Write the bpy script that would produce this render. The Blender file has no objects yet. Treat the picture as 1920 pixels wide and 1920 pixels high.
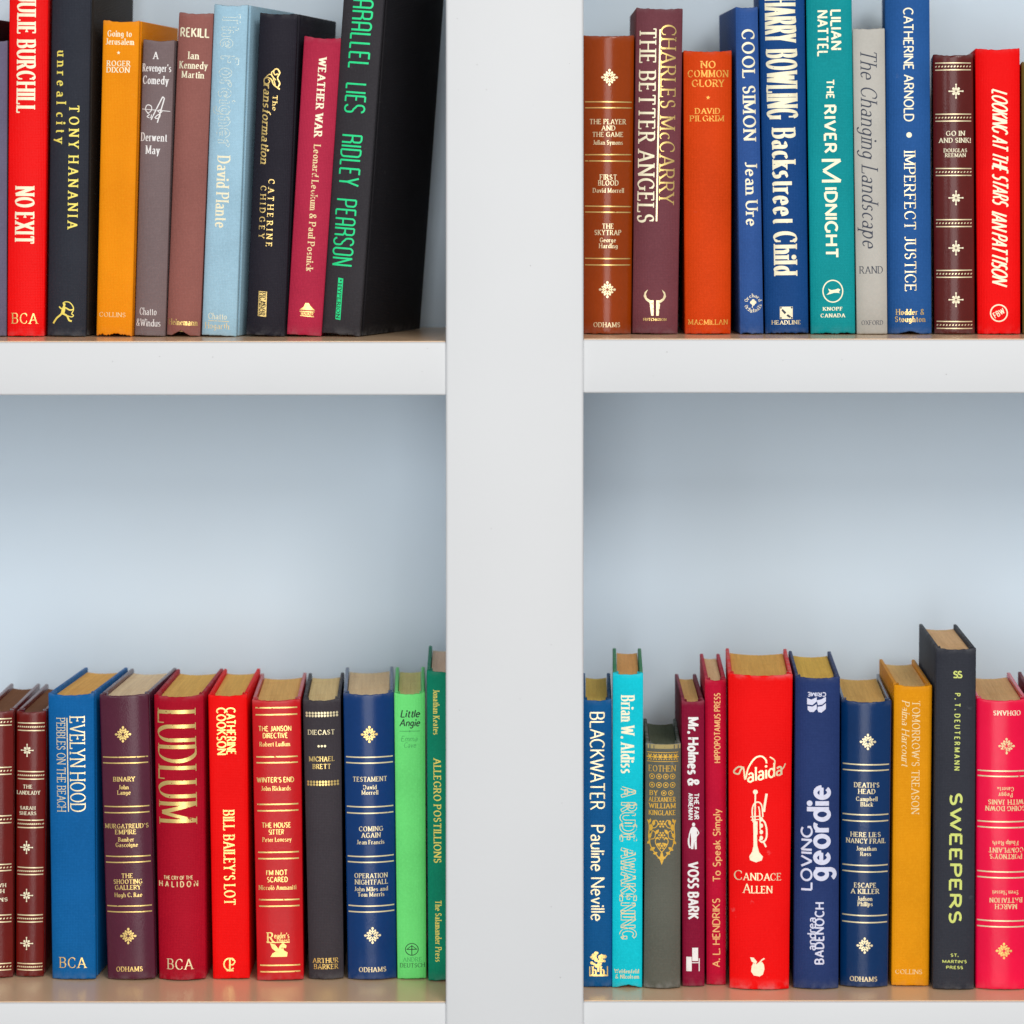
import bpy, bmesh, math, random
from mathutils import Vector, noise
from mathutils.geometry import tessellate_polygon

# ------------------------------------------------------------------ camera, light
S = 0.0004            # metres per photograph pixel at the front plane of the shelves
D = 2.6               # camera distance to that plane
CZ = 1.4              # camera height
HY = 330              # photograph row of the horizon
scene = bpy.context.scene
col = scene.collection

cam_d = bpy.data.cameras.new('camera')
cam = bpy.data.objects.new('camera', cam_d)
col.objects.link(cam)
cam.location = (0, -D, CZ)
cam.rotation_euler = (math.radians(90), 0, 0)
cam_d.sensor_width = 36
cam_d.lens = 36 * D / (1920 * S)
cam_d.shift_y = -(960 - HY) / 1920
cam_d.clip_start = 0.05
cam_d.clip_end = 50
cam_d.dof.use_dof = True
cam_d.dof.focus_distance = D + 0.075
cam_d.dof.aperture_fstop = 4.8
scene.camera = cam

w = bpy.data.worlds.new("World")
scene.world = w
w.use_nodes = True
w.node_tree.nodes['Background'].inputs[0].default_value = (0.97, 0.985, 1.0, 1)
w.node_tree.nodes['Background'].inputs[1].default_value = 0.33

def area(name, loc, target, size, size_y, power, color):
    d = bpy.data.lights.new(name, 'AREA')
    d.shape = 'RECTANGLE'; d.size = size; d.size_y = size_y
    d.energy = power; d.color = color
    o = bpy.data.objects.new(name, d); col.objects.link(o)
    o.location = loc
    o.rotation_euler = (Vector(target) - Vector(loc)).to_track_quat('-Z', 'Y').to_euler()
    return o
area('side_window', (1.35, -3.8, 3.25), (0, 0, 1.1), 1.5, 1.2, 74, (1.0, 0.97, 0.93))
area('front_window', (-0.1, -4.6, 1.25), (0, 0, 1.15), 1.9, 2.9, 70, (1.0, 0.985, 0.97))
area('far_window', (-2.2, -3.4, 2.0), (0.1, 0, 1.1), 0.9, 1.2, 16, (0.96, 0.98, 1.0))

scene.view_settings.view_transform = 'Standard'
scene.view_settings.look = 'None'
scene.view_settings.exposure = 0.0
scene.view_settings.gamma = 1.0
try:
    scene.cycles.max_bounces = 8
except Exception:
    pass

# ------------------------------------------------------------------ helpers
def lin(c):
    if isinstance(c, str):
        c = c.lstrip('#'); c = [int(c[i:i+2], 16) for i in (0, 2, 4)]
    r = []
    for v in c:
        v = v / 255
        r.append(v / 12.92 if v <= 0.04045 else ((v + 0.055) / 1.055) ** 2.4)
    return r

def link(name, me, mat=None, parent=None, smooth=False):
    o = bpy.data.objects.new(name, me)
    col.objects.link(o)
    if mat: me.materials.append(mat)
    if parent: o.parent = parent
    if smooth:
        for p in me.polygons: p.use_smooth = True
    return o

def mesh_from(name, V, F):
    me = bpy.data.meshes.new(name)
    me.from_pydata(V, [], F)
    me.update()
    return me

def box_mesh(name, x0, x1, y0, y1, z0, z1, bev=0.0, seg=3):
    bm = bmesh.new()
    vs = [bm.verts.new(p) for p in ((x0,y0,z0),(x1,y0,z0),(x1,y1,z0),(x0,y1,z0),(x0,y0,z1),(x1,y0,z1),(x1,y1,z1),(x0,y1,z1))]
    for f in ((0,3,2,1),(4,5,6,7),(0,1,5,4),(1,2,6,5),(2,3,7,6),(3,0,4,7)):
        bm.faces.new([vs[i] for i in f])
    if bev:
        bmesh.ops.bevel(bm, geom=bm.edges[:], offset=bev, segments=seg, affect='EDGES', profile=0.5)
    me = bpy.data.meshes.new(name); bm.to_mesh(me); bm.free()
    return me

class NT:
    def __init__(self, name):
        self.m = bpy.data.materials.new(name); self.m.use_nodes = True
        self.t = self.m.node_tree; self.b = self.t.nodes['Principled BSDF']
    def n(self, typ, **kw):
        nd = self.t.nodes.new(typ)
        for k, v in kw.items():
            if k in nd.inputs: nd.inputs[k].default_value = v
            else: setattr(nd, k, v)
        return nd
    def l(self, a, b): self.t.links.new(a, b)
    def math(self, op, a, b=None, clamp=False):
        nd = self.t.nodes.new('ShaderNodeMath'); nd.operation = op; nd.use_clamp = clamp
        for i, v in enumerate((a, b)):
            if v is None: continue
            if isinstance(v, (int, float)): nd.inputs[i].default_value = v
            else: self.l(v, nd.inputs[i])
        return nd.outputs[0]
    def mix(self, f, a, b):
        nd = self.t.nodes.new('ShaderNodeMix'); nd.data_type = 'RGBA'
        for i, v in ((0, f), (6, a), (7, b)):
            if isinstance(v, (int, float)): nd.inputs[i].default_value = v
            elif isinstance(v, (list, tuple)): nd.inputs[i].default_value = (*v[:3], 1)
            else: self.l(v, nd.inputs[i])
        return nd.outputs[2]

def cover_mat(name, c, kind='cloth', H=0.2, worn=0.35, seed=0, rough=None):
    m = NT(name)
    c = lin(c)
    tc = m.n('ShaderNodeTexCoord')
    mp = m.n('ShaderNodeMapping'); m.l(tc.outputs['Object'], mp.inputs[0])
    mp.inputs['Location'].default_value = (seed * 1.37, seed * 0.71, seed * 2.13)
    big = m.n('ShaderNodeTexNoise', Scale=22.0, Detail=4.0); m.l(mp.outputs[0], big.inputs['Vector'])
    fine = m.n('ShaderNodeTexNoise', Scale=(520.0 if kind != 'leather' else 330.0), Detail=3.0); m.l(mp.outputs[0], fine.inputs['Vector'])
    c = [max(0.0, v * 1.04 - 0.009) for v in c]
    dark = [v * 0.84 for v in c]
    lite = [min(1, v * 1.08 + 0.002) for v in c]
    f1 = m.math('MULTIPLY_ADD', m.math('SUBTRACT', big.outputs[0], 0.5), 1.6); 
    f1.node.inputs[2].default_value = 0.55; f1.node.use_clamp = True
    base = m.mix(f1, dark, lite)
    f2 = m.math('MULTIPLY', m.math('SUBTRACT', fine.outputs[0], 0.42, True), 0.9 if kind == 'cloth' else 0.5)
    base = m.mix(f2, base, [min(1, v * 1.28 + 0.008) for v in c])
    # rubbed ends of the spine and covers
    sep = m.n('ShaderNodeSeparateXYZ'); m.l(tc.outputs['Object'], sep.inputs[0])
    z = sep.outputs[2]
    lo = m.math('SUBTRACT', 1.0, m.math('DIVIDE', z, 0.010), True)
    hi = m.math('SUBTRACT', 1.0, m.math('DIVIDE', m.math('SUBTRACT', H, z), 0.006), True)
    edge = m.math('MAXIMUM', lo, hi)
    wn = m.n('ShaderNodeTexNoise', Scale=160.0, Detail=5.0); m.l(mp.outputs[0], wn.inputs['Vector'])
    wf = m.math('MULTIPLY', m.math('MULTIPLY', m.math('MULTIPLY', edge, edge), m.math('MULTIPLY', m.math('SUBTRACT', wn.outputs[0], 0.38, True), 4.0, True)), worn, True)
    tgt = [v * 0.55 + 0.22 for v in c]
    base = m.mix(wf, base, tgt)
    # a few small scuffs
    sc = m.n('ShaderNodeTexNoise', Scale=75.0, Detail=6.0, Roughness=0.7); m.l(mp.outputs[0], sc.inputs['Vector'])
    sf = m.math('MULTIPLY', m.math('SUBTRACT', sc.outputs[0], 0.66, True), 5.0 * worn, True)
    base = m.mix(sf, base, tgt)
    m.l(base, m.b.inputs['Base Color'])
    bump = m.n('ShaderNodeBump'); 
    if kind == 'cloth':
        w1 = m.n('ShaderNodeTexWave', Scale=260.0, Distortion=1.2); w1.bands_direction = 'Z'; m.l(mp.outputs[0], w1.inputs['Vector'])
        w2 = m.n('ShaderNodeTexWave', Scale=260.0, Distortion=1.2); w2.bands_direction = 'X'; m.l(mp.outputs[0], w2.inputs['Vector'])
        hgt = m.math('ADD', m.math('ADD', w1.outputs['Fac'], w2.outputs['Fac']), m.math('MULTIPLY', fine.outputs[0], 2.0))
        bump.inputs['Strength'].default_value = 0.28; bump.inputs['Distance'].default_value = 0.0003
        m.b.inputs['Roughness'].default_value = rough or 0.66
        m.b.inputs['Specular IOR Level'].default_value = 0.16
    elif kind == 'leather':
        vo = m.n('ShaderNodeTexVoronoi', Scale=900.0); m.l(mp.outputs[0], vo.inputs['Vector'])
        hgt = m.math('ADD', vo.outputs['Distance'], m.math('MULTIPLY', fine.outputs[0], 1.5))
        bump.inputs['Strength'].default_value = 0.13; bump.inputs['Distance'].default_value = 0.0003
        m.b.inputs['Roughness'].default_value = rough or 0.24
        m.b.inputs['Specular IOR Level'].default_value = 0.34
    else:
        hgt = fine.outputs[0]
        bump.inputs['Strength'].default_value = 0.12; bump.inputs['Distance'].default_value = 0.0003
        m.b.inputs['Roughness'].default_value = rough or 0.45
        m.b.inputs['Specular IOR Level'].default_value = 0.4
    m.l(hgt, bump.inputs['Height']); m.l(bump.outputs[0], m.b.inputs['Normal'])
    return m.m

def foil_mat(name, c, metal=0.75, rough=0.36, wear=0.0):
    m = NT(name)
    c = lin(c)
    tc = m.n('ShaderNodeTexCoord')
    nz = m.n('ShaderNodeTexNoise', Scale=420.0, Detail=4.0); m.l(tc.outputs['Object'], nz.inputs['Vector'])
    n2 = m.n('ShaderNodeTexNoise', Scale=60.0, Detail=3.0); m.l(tc.outputs['Object'], n2.inputs['Vector'])
    f = m.math('MULTIPLY', m.math('SUBTRACT', nz.outputs[0], 0.5, True), 1.6, True)
    m.l(m.mix(f, c, [c[0]*0.75, c[1]*0.65, c[2]*0.55]), m.b.inputs['Base Color'])
    m.b.inputs['Metallic'].default_value = metal
    m.b.inputs['Roughness'].default_value = rough
    if wear > 0:
        s = m.math('ADD', m.math('MULTIPLY', nz.outputs[0], 0.72), m.math('MULTIPLY', n2.outputs[0], 0.28))
        a = m.math('MULTIPLY', m.math('SUBTRACT', s, 0.22 + 0.22 * wear), 18.0, True)
        m.l(a, m.b.inputs['Alpha'])
    bump = m.n('ShaderNodeBump'); bump.inputs['Strength'].default_value = 0.25; bump.inputs['Distance'].default_value = 0.0003
    m.l(nz.outputs[0], bump.inputs['Height']); m.l(bump.outputs[0], m.b.inputs['Normal'])
    return m.m

INK = {
 'gold':  foil_mat('gold_foil', (255, 222, 140), 0.80, 0.34, 0.55),
 'goldw': foil_mat('rubbed_gold_foil', (246, 208, 120), 0.70, 0.40, 0.72),
 'pale':  foil_mat('pale_gold_foil', (255, 240, 195), 0.55, 0.38, 0.45),
 'ivory': foil_mat('ivory_print', (255, 248, 215), 0.20, 0.5, 0.3),
 'cream': foil_mat('cream_print', (250, 226, 170), 0.10, 0.5, 0.75),
 'white': foil_mat('white_print', (248, 246, 244), 0.0, 0.5, 0.45),
 'lilac': foil_mat('lilac_white_print', (226, 228, 250), 0.0, 0.5, 0.2),
 'yellow':foil_mat('yellow_print', (255, 238, 110), 0.15, 0.5, 0.3),
 'lime':  foil_mat('lime_print', (222, 232, 120), 0.0, 0.5, 0.3),
 'mint':  foil_mat('green_foil', (30, 236, 150), 0.15, 0.45, 0.2),
 'must':  foil_mat('mustard_print', (232, 182, 62), 0.2, 0.5, 0.3),
 'orange':foil_mat('faded_orange_gilt', (255, 186, 84), 0.35, 0.45, 0.75),
 'peach': foil_mat('peach_print', (250, 190, 120), 0.1, 0.5, 0.4),
 'navy':  foil_mat('navy_ink', (48, 56, 76), 0.0, 0.6, 0.35),
 'dgreen':foil_mat('dark_green_ink', (12, 56, 34), 0.0, 0.6, 0.0),
 'mgreen':foil_mat('faint_green_ink', (70, 176, 92), 0.0, 0.6, 0.35),
 'black': foil_mat('black_ink', (26, 28, 32), 0.0, 0.6, 0.0),
 'ghost': foil_mat('ghost_foil', (206, 224, 222), 0.25, 0.4, 0.95),
 'tan':   foil_mat('worn_tan_edge', (176, 158, 104), 0.0, 0.8, 0.5),
}

def page_mat(name, c):
    m = NT(name); c = lin(c); c = [v * 0.97 / max(c) for v in c] if max(c) > 0.35 else [v * 1.1 for v in c]
    tc = m.n('ShaderNodeTexCoord')
    mp = m.n('ShaderNodeMapping'); m.l(tc.outputs['Object'], mp.inputs[0])
    mp.inputs['Scale'].default_value = (1.0, 0.03, 0.03)
    a = m.n('ShaderNodeTexNoise', Scale=2600.0, Detail=2.0); m.l(mp.outputs[0], a.inputs['Vector'])
    b = m.n('ShaderNodeTexNoise', Scale=420.0, Detail=2.0); m.l(mp.outputs[0], b.inputs['Vector'])
    g = m.n('ShaderNodeTexNoise', Scale=60.0, Detail=4.0); m.l(tc.outputs['Object'], g.inputs['Vector'])
    f = m.math('ADD', m.math('MULTIPLY', a.outputs[0], 0.5), m.math('MULTIPLY', b.outputs[0], 0.5))
    f = m.math('MULTIPLY', m.math('SUBTRACT', f, 0.36, True), 3.2, True)
    base = m.mix(f, [v * 0.84 for v in c], [min(1, v * 1.08) for v in c])
    base = m.mix(m.math('MULTIPLY', m.math('SUBTRACT', g.outputs[0], 0.5, True), 1.5, True), base, [c[0]*0.8, c[1]*0.7, c[2]*0.55])
    m.l(base, m.b.inputs['Base Color'])
    m.b.inputs['Roughness'].default_value = 0.9
    m.b.inputs['Specular IOR Level'].default_value = 0.1
    bp = m.n('ShaderNodeBump'); bp.inputs['Strength'].default_value = 0.35; bp.inputs['Distance'].default_value = 0.0003
    m.l(f, bp.inputs['Height']); m.l(bp.outputs[0], m.b.inputs['Normal'])
    return m.m
PAGES = {}
def pages(c):
    c = [min(255, int(v * 1.10)) for v in c]
    k = tuple(c)
    if k not in PAGES: PAGES[k] = page_mat('page_edges', c)
    return PAGES[k]

def paint(name, c, rough=0.42, dirt=0.0, bumps=0.05):
    m = NT(name); c = lin(c)
    tc = m.n('ShaderNodeTexCoord')
    g = m.n('ShaderNodeTexNoise', Scale=9.0, Detail=5.0); m.l(tc.outputs['Object'], g.inputs['Vector'])
    s = m.n('ShaderNodeTexNoise', Scale=70.0, Detail=6.0, Roughness=0.7); m.l(tc.outputs['Object'], s.inputs['Vector'])
    base = m.mix(g.outputs[0], [v * 0.965 for v in c], [min(1, v * 1.02) for v in c])
    sf = m.math('MULTIPLY', m.math('SUBTRACT', s.outputs[0], 0.69, True), dirt * 6, True)
    base = m.mix(sf, base, [v * 0.72 for v in c])
    m.l(base, m.b.inputs['Base Color'])
    m.b.inputs['Roughness'].default_value = rough
    o = m.n('ShaderNodeTexNoise', Scale=240.0, Detail=3.0); m.l(tc.outputs['Object'], o.inputs['Vector'])
    bp = m.n('ShaderNodeBump'); bp.inputs['Strength'].default_value = bumps; bp.inputs['Distance'].default_value = 0.0006
    m.l(o.outputs[0], bp.inputs['Height']); m.l(bp.outputs[0], m.b.inputs['Normal'])
    return m.m

# ------------------------------------------------------------------ the bookcase
WHITE = paint('white_painted_wood', (224, 226, 228), 0.52, 0.55, 0.14)
BACK = paint('pale_blue_back_panel', (218, 235, 249), 0.75, 0.0, 0.02)
TOPM = paint('tan_shelf_surface', (238, 203, 165), 0.24, 0.1, 0.02)
case = bpy.data.objects.new('bookcase', None); col.objects.link(case)
case.location = (0, 0, 0)
case['label'] = 'white painted bookcase with a broad central upright and pale blue back panel'
case['category'] = 'bookcase'
def Zf(py): return CZ - (py - HY) * S
def Xf(px): return (px - 960) * S
BACKY = 0.248
XL, XR = Xf(836), Xf(1094)
OUT = 0.66
SH = {}
def shelf(side, ytop, ybot):
    x0, x1 = ((-OUT, XL + 0.0005) if side == 'L' else (XR - 0.0005, OUT))
    z1, z0 = Zf(ytop), Zf(ybot)
    o = link('shelf', box_mesh('shelf', x0, x1, 0.0, BACKY - 0.001, z0, z1 - 0.0006, 0.0016), WHITE, case)
    for p in o.data.polygons: p.use_smooth = True
    t = link('shelf_surface', box_mesh('shelf_surface', x0 + 0.001, x1 - 0.001, 0.0030, BACKY - 0.002, z1 - 0.0018, z1, 0.0), TOPM, o)
    return z1
SH['UL'] = shelf('L', 640, 741); SH['UR'] = shelf('R', 635.5, 737)
SH['LL'] = shelf('L', 1879.5, 1985); SH['LR'] = shelf('R', 1877.5, 1983)
shelf('L', -470, -370); shelf('R', -472, -372)
zb, zt = Zf(2080), Zf(-560)
up = link('upright', box_mesh('upright', XL, XR, -0.003, BACKY + 0.001, zb, zt, 0.0022), WHITE, case)
for p in up.data.polygons: p.use_smooth = True
link('side_panel', box_mesh('side_panel', -OUT - 0.05, -OUT + 0.0005, -0.003, BACKY + 0.001, zb, zt, 0.002), WHITE, case)
link('side_panel', box_mesh('side_panel', OUT - 0.0005, OUT + 0.05, -0.003, BACKY + 0.001, zb, zt, 0.002), WHITE, case)
link('back_panel', box_mesh('back_panel', -OUT - 0.05, OUT + 0.05, BACKY, BACKY + 0.018, zb, zt, 0.0), BACK, case)

rs = random.Random(5)
bm = bmesh.new()
for i in range(24):
    if i < 14: x, y, z = rs.uniform(XL + 0.004, XR - 0.004), -0.0031, rs.uniform(Zf(1900), Zf(10))
    elif i < 19: x, y, z = rs.uniform(-0.38, XL - 0.01), -0.0001, rs.uniform(Zf(735), Zf(650))
    else: x, y, z = rs.uniform(XR + 0.01, 0.38), -0.0001, rs.uniform(Zf(732), Zf(646))
    r0 = rs.uniform(0.00014, 0.00032)
    c = [bm.verts.new((x + r0 * rs.uniform(.6, 1.5) * math.cos(a * 1.047), y - 0.00005, z + r0 * math.sin(a * 1.047))) for a in range(6)]
    t = bm.verts.new((x, y - 0.0003, z))
    for a in range(6): bm.faces.new((c[a], c[(a + 1) % 6], t))
me = bpy.data.meshes.new('paint_specks'); bm.to_mesh(me); bm.free()
sp_ = link('paint_specks', me, paint('speck_grey', (150, 148, 144), 0.8), case)
sp_['kind'] = 'stuff'

# ------------------------------------------------------------------ lettering: a stroke alphabet
G = {}
def g(ch, wd, *st): G[ch] = (wd, st)
g('A', .70, '0,0 .35,1|h-', '.35,1 .70,0|-h', '.13,.34 .57,.34')
g('B', .52, '0,0 0,1|hh', '0,1 .27,1 @.27,.76,.21,.24,90,-90 0,.52', '0,.52 .29,.52 @.29,.26,.23,.26,90,-90 0,0')
g('C', .64, '@.37,.5,.37,.5,48,312|vv')
g('D', .64, '0,0 0,1|hh', '0,1 .24,1 @.24,.5,.40,.5,90,-90 0,0')
g('E', .48, '0,0 0,1|hh', '0,1 .44,1|-v', '0,.52 .34,.52|-v', '0,0 .48,0|-v')
g('F', .46, '0,0 0,1|hh', '0,1 .46,1|-v', '0,.52 .34,.52|-v')
g('G', .70, '@.37,.5,.37,.5,48,318|v-', '.66,.06 .66,.42|-h')
g('H', .64, '0,0 0,1|hh', '.64,0 .64,1|hh', '0,.52 .64,.52')
g('I', .0, '0,0 0,1|hh')
g('J', .32, '.32,1 .32,.22 @.14,.22,.18,.22,0,-130|h-')
g('K', .60, '0,0 0,1|hh', '0,.42 .54,1|-h', '.18,.58 .60,0|-h')
g('L', .48, '0,0 0,1|hh', '0,0 .48,0|-v')
g('M', .84, '.03,0 .03,1|hh', '.03,1 .42,.08', '.42,.08 .81,1', '.81,1 .81,0|hh')
g('N', .66, '0,0 0,1|hh', '0,1 .66,0', '.66,0 .66,1|-h')
g('O', .74, '@.37,.5,.37,.5,90,450')
g('P', .50, '0,0 0,1|hh', '0,1 .26,1 @.26,.74,.24,.26,90,-90 0,.48')
g('Q', .74, '@.37,.5,.37,.5,90,450', '.40,.16 .74,-.14')
g('R', .58, '0,0 0,1|hh', '0,1 .26,1 @.26,.75,.23,.25,90,-90 0,.50', '.24,.50 .58,0|-h')
g('S', .44, '@.22,.75,.21,.25,40,270|v-', '@.22,.25,.22,.25,90,-140|-v')
g('T', .62, '0,1 .62,1|vv', '.31,1 .31,0|-h')
g('U', .62, '0,1 0,.32 @.31,.32,.31,.32,180,360 .62,1|hh')
g('V', .68, '0,1 .34,0|h-', '.34,0 .68,1|-h')
g('W', 1.0, '0,1 .26,0|h-', '.26,0 .50,.92', '.50,.92 .74,0', '.74,0 1.0,1|-h')
g('X', .64, '0,1 .64,0|hh', '0,0 .64,1|hh')
g('Y', .62, '0,1 .31,.46|h-', '.62,1 .31,.46|h-', '.31,.48 .31,0|-h')
g('Z', .58, '.02,1 .56,1|v-', '.56,1 .02,0', '.02,0 .58,0|-v')
g('a', .42, '@.20,.43,.18,.19,150,0 .38,.0|-h', '@.19,.17,.19,.17,70,430')
g('b', .44, '0,0 0,1|-h', '@.22,.31,.22,.31,90,450')
g('c', .40, '@.23,.31,.23,.31,50,310')
g('d', .44, '@.22,.31,.22,.31,90,450', '.44,0 .44,1|hh')
g('e', .44, '.02,.34 .43,.34', '@.22,.31,.22,.31,5,318')
g('f', .30, '@.30,.80,.17,.20,70,180 .13,0|-h', '.0,.60 .28,.60')
g('g', .44, '@.20,.34,.20,.27,90,450', '.40,.60 .40,-.06 @.20,-.06,.20,.22,0,-150')
g('h', .42, '0,0 0,1|hh', '0,.38 @.21,.38,.21,.24,180,0 .42,0|-h')
g('i', .0, '0,0 0,.62|hh', '*0,.88')
g('j', .12, '.12,.62 .12,-.1 @.0,-.1,.12,.16,0,-110|h-', '*.12,.88')
g('k', .40, '0,0 0,1|hh', '0,.24 .36,.62|-h', '.13,.36 .40,0|-h')
g('l', .0, '0,0 0,1|hh')
g('m', .68, '0,0 0,.62|hh', '0,.38 @.17,.40,.17,.22,180,0 .34,0|-h', '.34,.38 @.51,.40,.17,.22,180,0 .68,0|-h')
g('n', .40, '0,0 0,.62|hh', '0,.38 @.20,.38,.20,.24,180,0 .40,0|-h')
g('o', .46, '@.23,.31,.23,.31,90,450')
g('p', .44, '0,-.3 0,.62|hh', '@.22,.31,.22,.31,90,450')
g('q', .44, '.44,-.3 .44,.62|hh', '@.22,.31,.22,.31,90,450')
g('r', .28, '0,0 0,.62|hh', '0,.36 @.20,.38,.20,.24,180,60')
g('s', .32, '@.16,.465,.155,.155,35,270', '@.16,.155,.16,.155,90,-145')
g('t', .28, '.12,.84 .12,.14 @.25,.14,.13,.14,180,300', '0,.60 .28,.60')
g('u', .40, '0,.62 0,.22 @.19,.22,.19,.22,180,360', '.40,.62 .40,0|hh')
g('v', .42, '0,.62 .21,0|h-', '.21,0 .42,.62|-h')
g('w', .64, '0,.62 .17,0|h-', '.17,0 .32,.58', '.32,.58 .47,0', '.47,0 .64,.62|-h')
g('x', .40, '0,.62 .40,0|hh', '0,0 .40,.62|hh')
g('y', .42, '0,.62 .21,.02|h-', '.42,.62 .10,-.30|h-')
g('z', .38, '0,.62 .36,.62', '.36,.62 .02,0', '.02,0 .38,0')
g('&', .62, '.62,0 .14,.66 @.30,.80,.19,.20,205,-10 .16,.46 @.24,.23,.24,.23,110,330 .62,.42')
g('.', .02, '*.01,.05'); g(',', .02, '*.01,.05'); g('!', .0, '0,.3 0,1', '*0,.05')
g("'", .04, '.04,1 .0,.74'); g('-', .3, '0,.35 .3,.35'); g('`', .46, '@.23,.31,.23,.31,90,450', '.12,.95 .28,.78')

for ch, wd, st in (
 ('A', .34, ('0,0 0,.86 @.17,.86,.17,.14,180,0 .34,0', '0,.40 .34,.40')), ('E', .30, ('.30,1 0,1', '0,1 0,0', '0,0 .30,0', '0,.55 .24,.55')),
 ('R', .36, ('0,0 0,1', '0,1 .18,1 @.18,.86,.17,.14,90,0 .35,.66 @.18,.66,.17,.12,0,-90 0,.54', '.18,.54 .36,.46', '.36,.47 .36,0')),
 ('P', .36, ('0,0 0,1', '0,1 .18,1 @.18,.84,.18,.16,90,0 .36,.62 @.18,.62,.18,.14,0,-90 0,.48')),
 ('D', .36, ('0,0 0,1', '0,1 .16,1 @.16,.84,.20,.16,90,0 .36,.16 @.16,.16,.20,.16,0,-90 0,0')),
 ('O', .36, ('0,.5 0,.84 @.18,.84,.18,.16,180,0 .36,.16 @.18,.16,.18,.16,0,-180 0,.5',)),
 ('S', .36, ('@.18,.84,.18,.16,0,180 0,.72 @.14,.72,.14,.16,180,250 .22,.44 @.22,.28,.14,.16,70,0 .36,.16 @.18,.16,.18,.16,0,-180',)),
 ('L', .26, ('0,1 0,0', '0,0 .26,0')), ('I', 0, ('0,0 0,1',)), ('Y', .38, ('0,1 .19,.42', '.38,1 .19,.42', '.19,.44 .19,0')),
 ('N', .38, ('0,0 0,1', '0,1 .38,0', '.38,0 .38,1'))):
    G['deco' + ch] = (wd, st)
STY = {
 'deco':   (.100, .095, 0, 0.0),                # thick, thin, serif, slant, condense-bearing
 'serif':  (.130, .050, 1, 0.0), 'serifb': (.190, .075, 1, 0.0), 'serifx': (.250, .080, 1, 0.0),
 'didot':  (.150, .030, 1, 0.0), 'light':  (.085, .055, 1, 0.0),
 'sans':   (.125, .105, 0, 0.0), 'sansb':  (.200, .170, 0, 0.0), 'sanst': (.090, .075, 0, 0.0),
 'italic': (.110, .045, 1, 0.26), 'italicb': (.190, .08, 1, 0.26), 'sansi': (.130, .105, 0, 0.22), 'sansbi': (.15, .13, 0, 0.32),
}
def parse(st):
    body, _, fl = st.partition('|')
    pts = []
    for tk in body.split():
        if tk[0] == '@':
            cx, cy, rx, ry, a0, a1 = [float(v) for v in tk[1:].split(',')]
            k = max(5, int(abs(a1 - a0) / 12))
            for i in range(k + 1):
                a = math.radians(a0 + (a1 - a0) * i / k)
                p = (cx + rx * math.cos(a), cy + ry * math.sin(a))
                if not pts or (abs(pts[-1][0]-p[0]) + abs(pts[-1][1]-p[1])) > 1e-4: pts.append(p)
        else:
            a, b = tk.split(','); p = (float(a), float(b))
            if not pts or (abs(pts[-1][0]-p[0]) + abs(pts[-1][1]-p[1])) > 1e-4: pts.append(p)
    return pts, (fl + '--')[:2]

def ribbons(pts, wf, step):
    """split a polyline at sharp corners and return ribbons as (left, right) rows"""
    runs, cur = [], [pts[0]]
    for i in range(1, len(pts)):
        cur.append(pts[i])
        if i < len(pts) - 1:
            a = math.atan2(pts[i][1]-pts[i-1][1], pts[i][0]-pts[i-1][0])
            b = math.atan2(pts[i+1][1]-pts[i][1], pts[i+1][0]-pts[i][0])
            d = abs((b - a + math.pi) % (2*math.pi) - math.pi)
            if d > math.radians(50): runs.append(cur); cur = [pts[i]]
    runs.append(cur)
    out = []
    for r in runs:
        q = [r[0]]
        for a, b in zip(r, r[1:]):
            L = math.hypot(b[0]-a[0], b[1]-a[1]); k = max(1, int(math.ceil(L / step)))
            for j in range(1, k + 1): q.append((a[0]+(b[0]-a[0])*j/k, a[1]+(b[1]-a[1])*j/k))
        if len(q) < 2: continue
        closed = math.hypot(q[0][0]-q[-1][0], q[0][1]-q[-1][1]) < 1e-7 and len(q) > 4
        Lr, Rr = [], []
        n = len(q)
        for i in range(n):
            if closed and i in (0, n-1): p0, p1 = q[-2], q[1]
            else: p0, p1 = q[max(0, i-1)], q[min(n-1, i+1)]
            tx, ty = p1[0]-p0[0], p1[1]-p0[1]; l = math.hypot(tx, ty) or 1
            tx /= l; ty /= l
            h = wf(math.atan2(ty, tx)) / 2
            Lr.append((q[i][0]-ty*h, q[i][1]+tx*h)); Rr.append((q[i][0]+ty*h, q[i][1]-tx*h))
        out.append((Lr, Rr))
    return out

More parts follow.
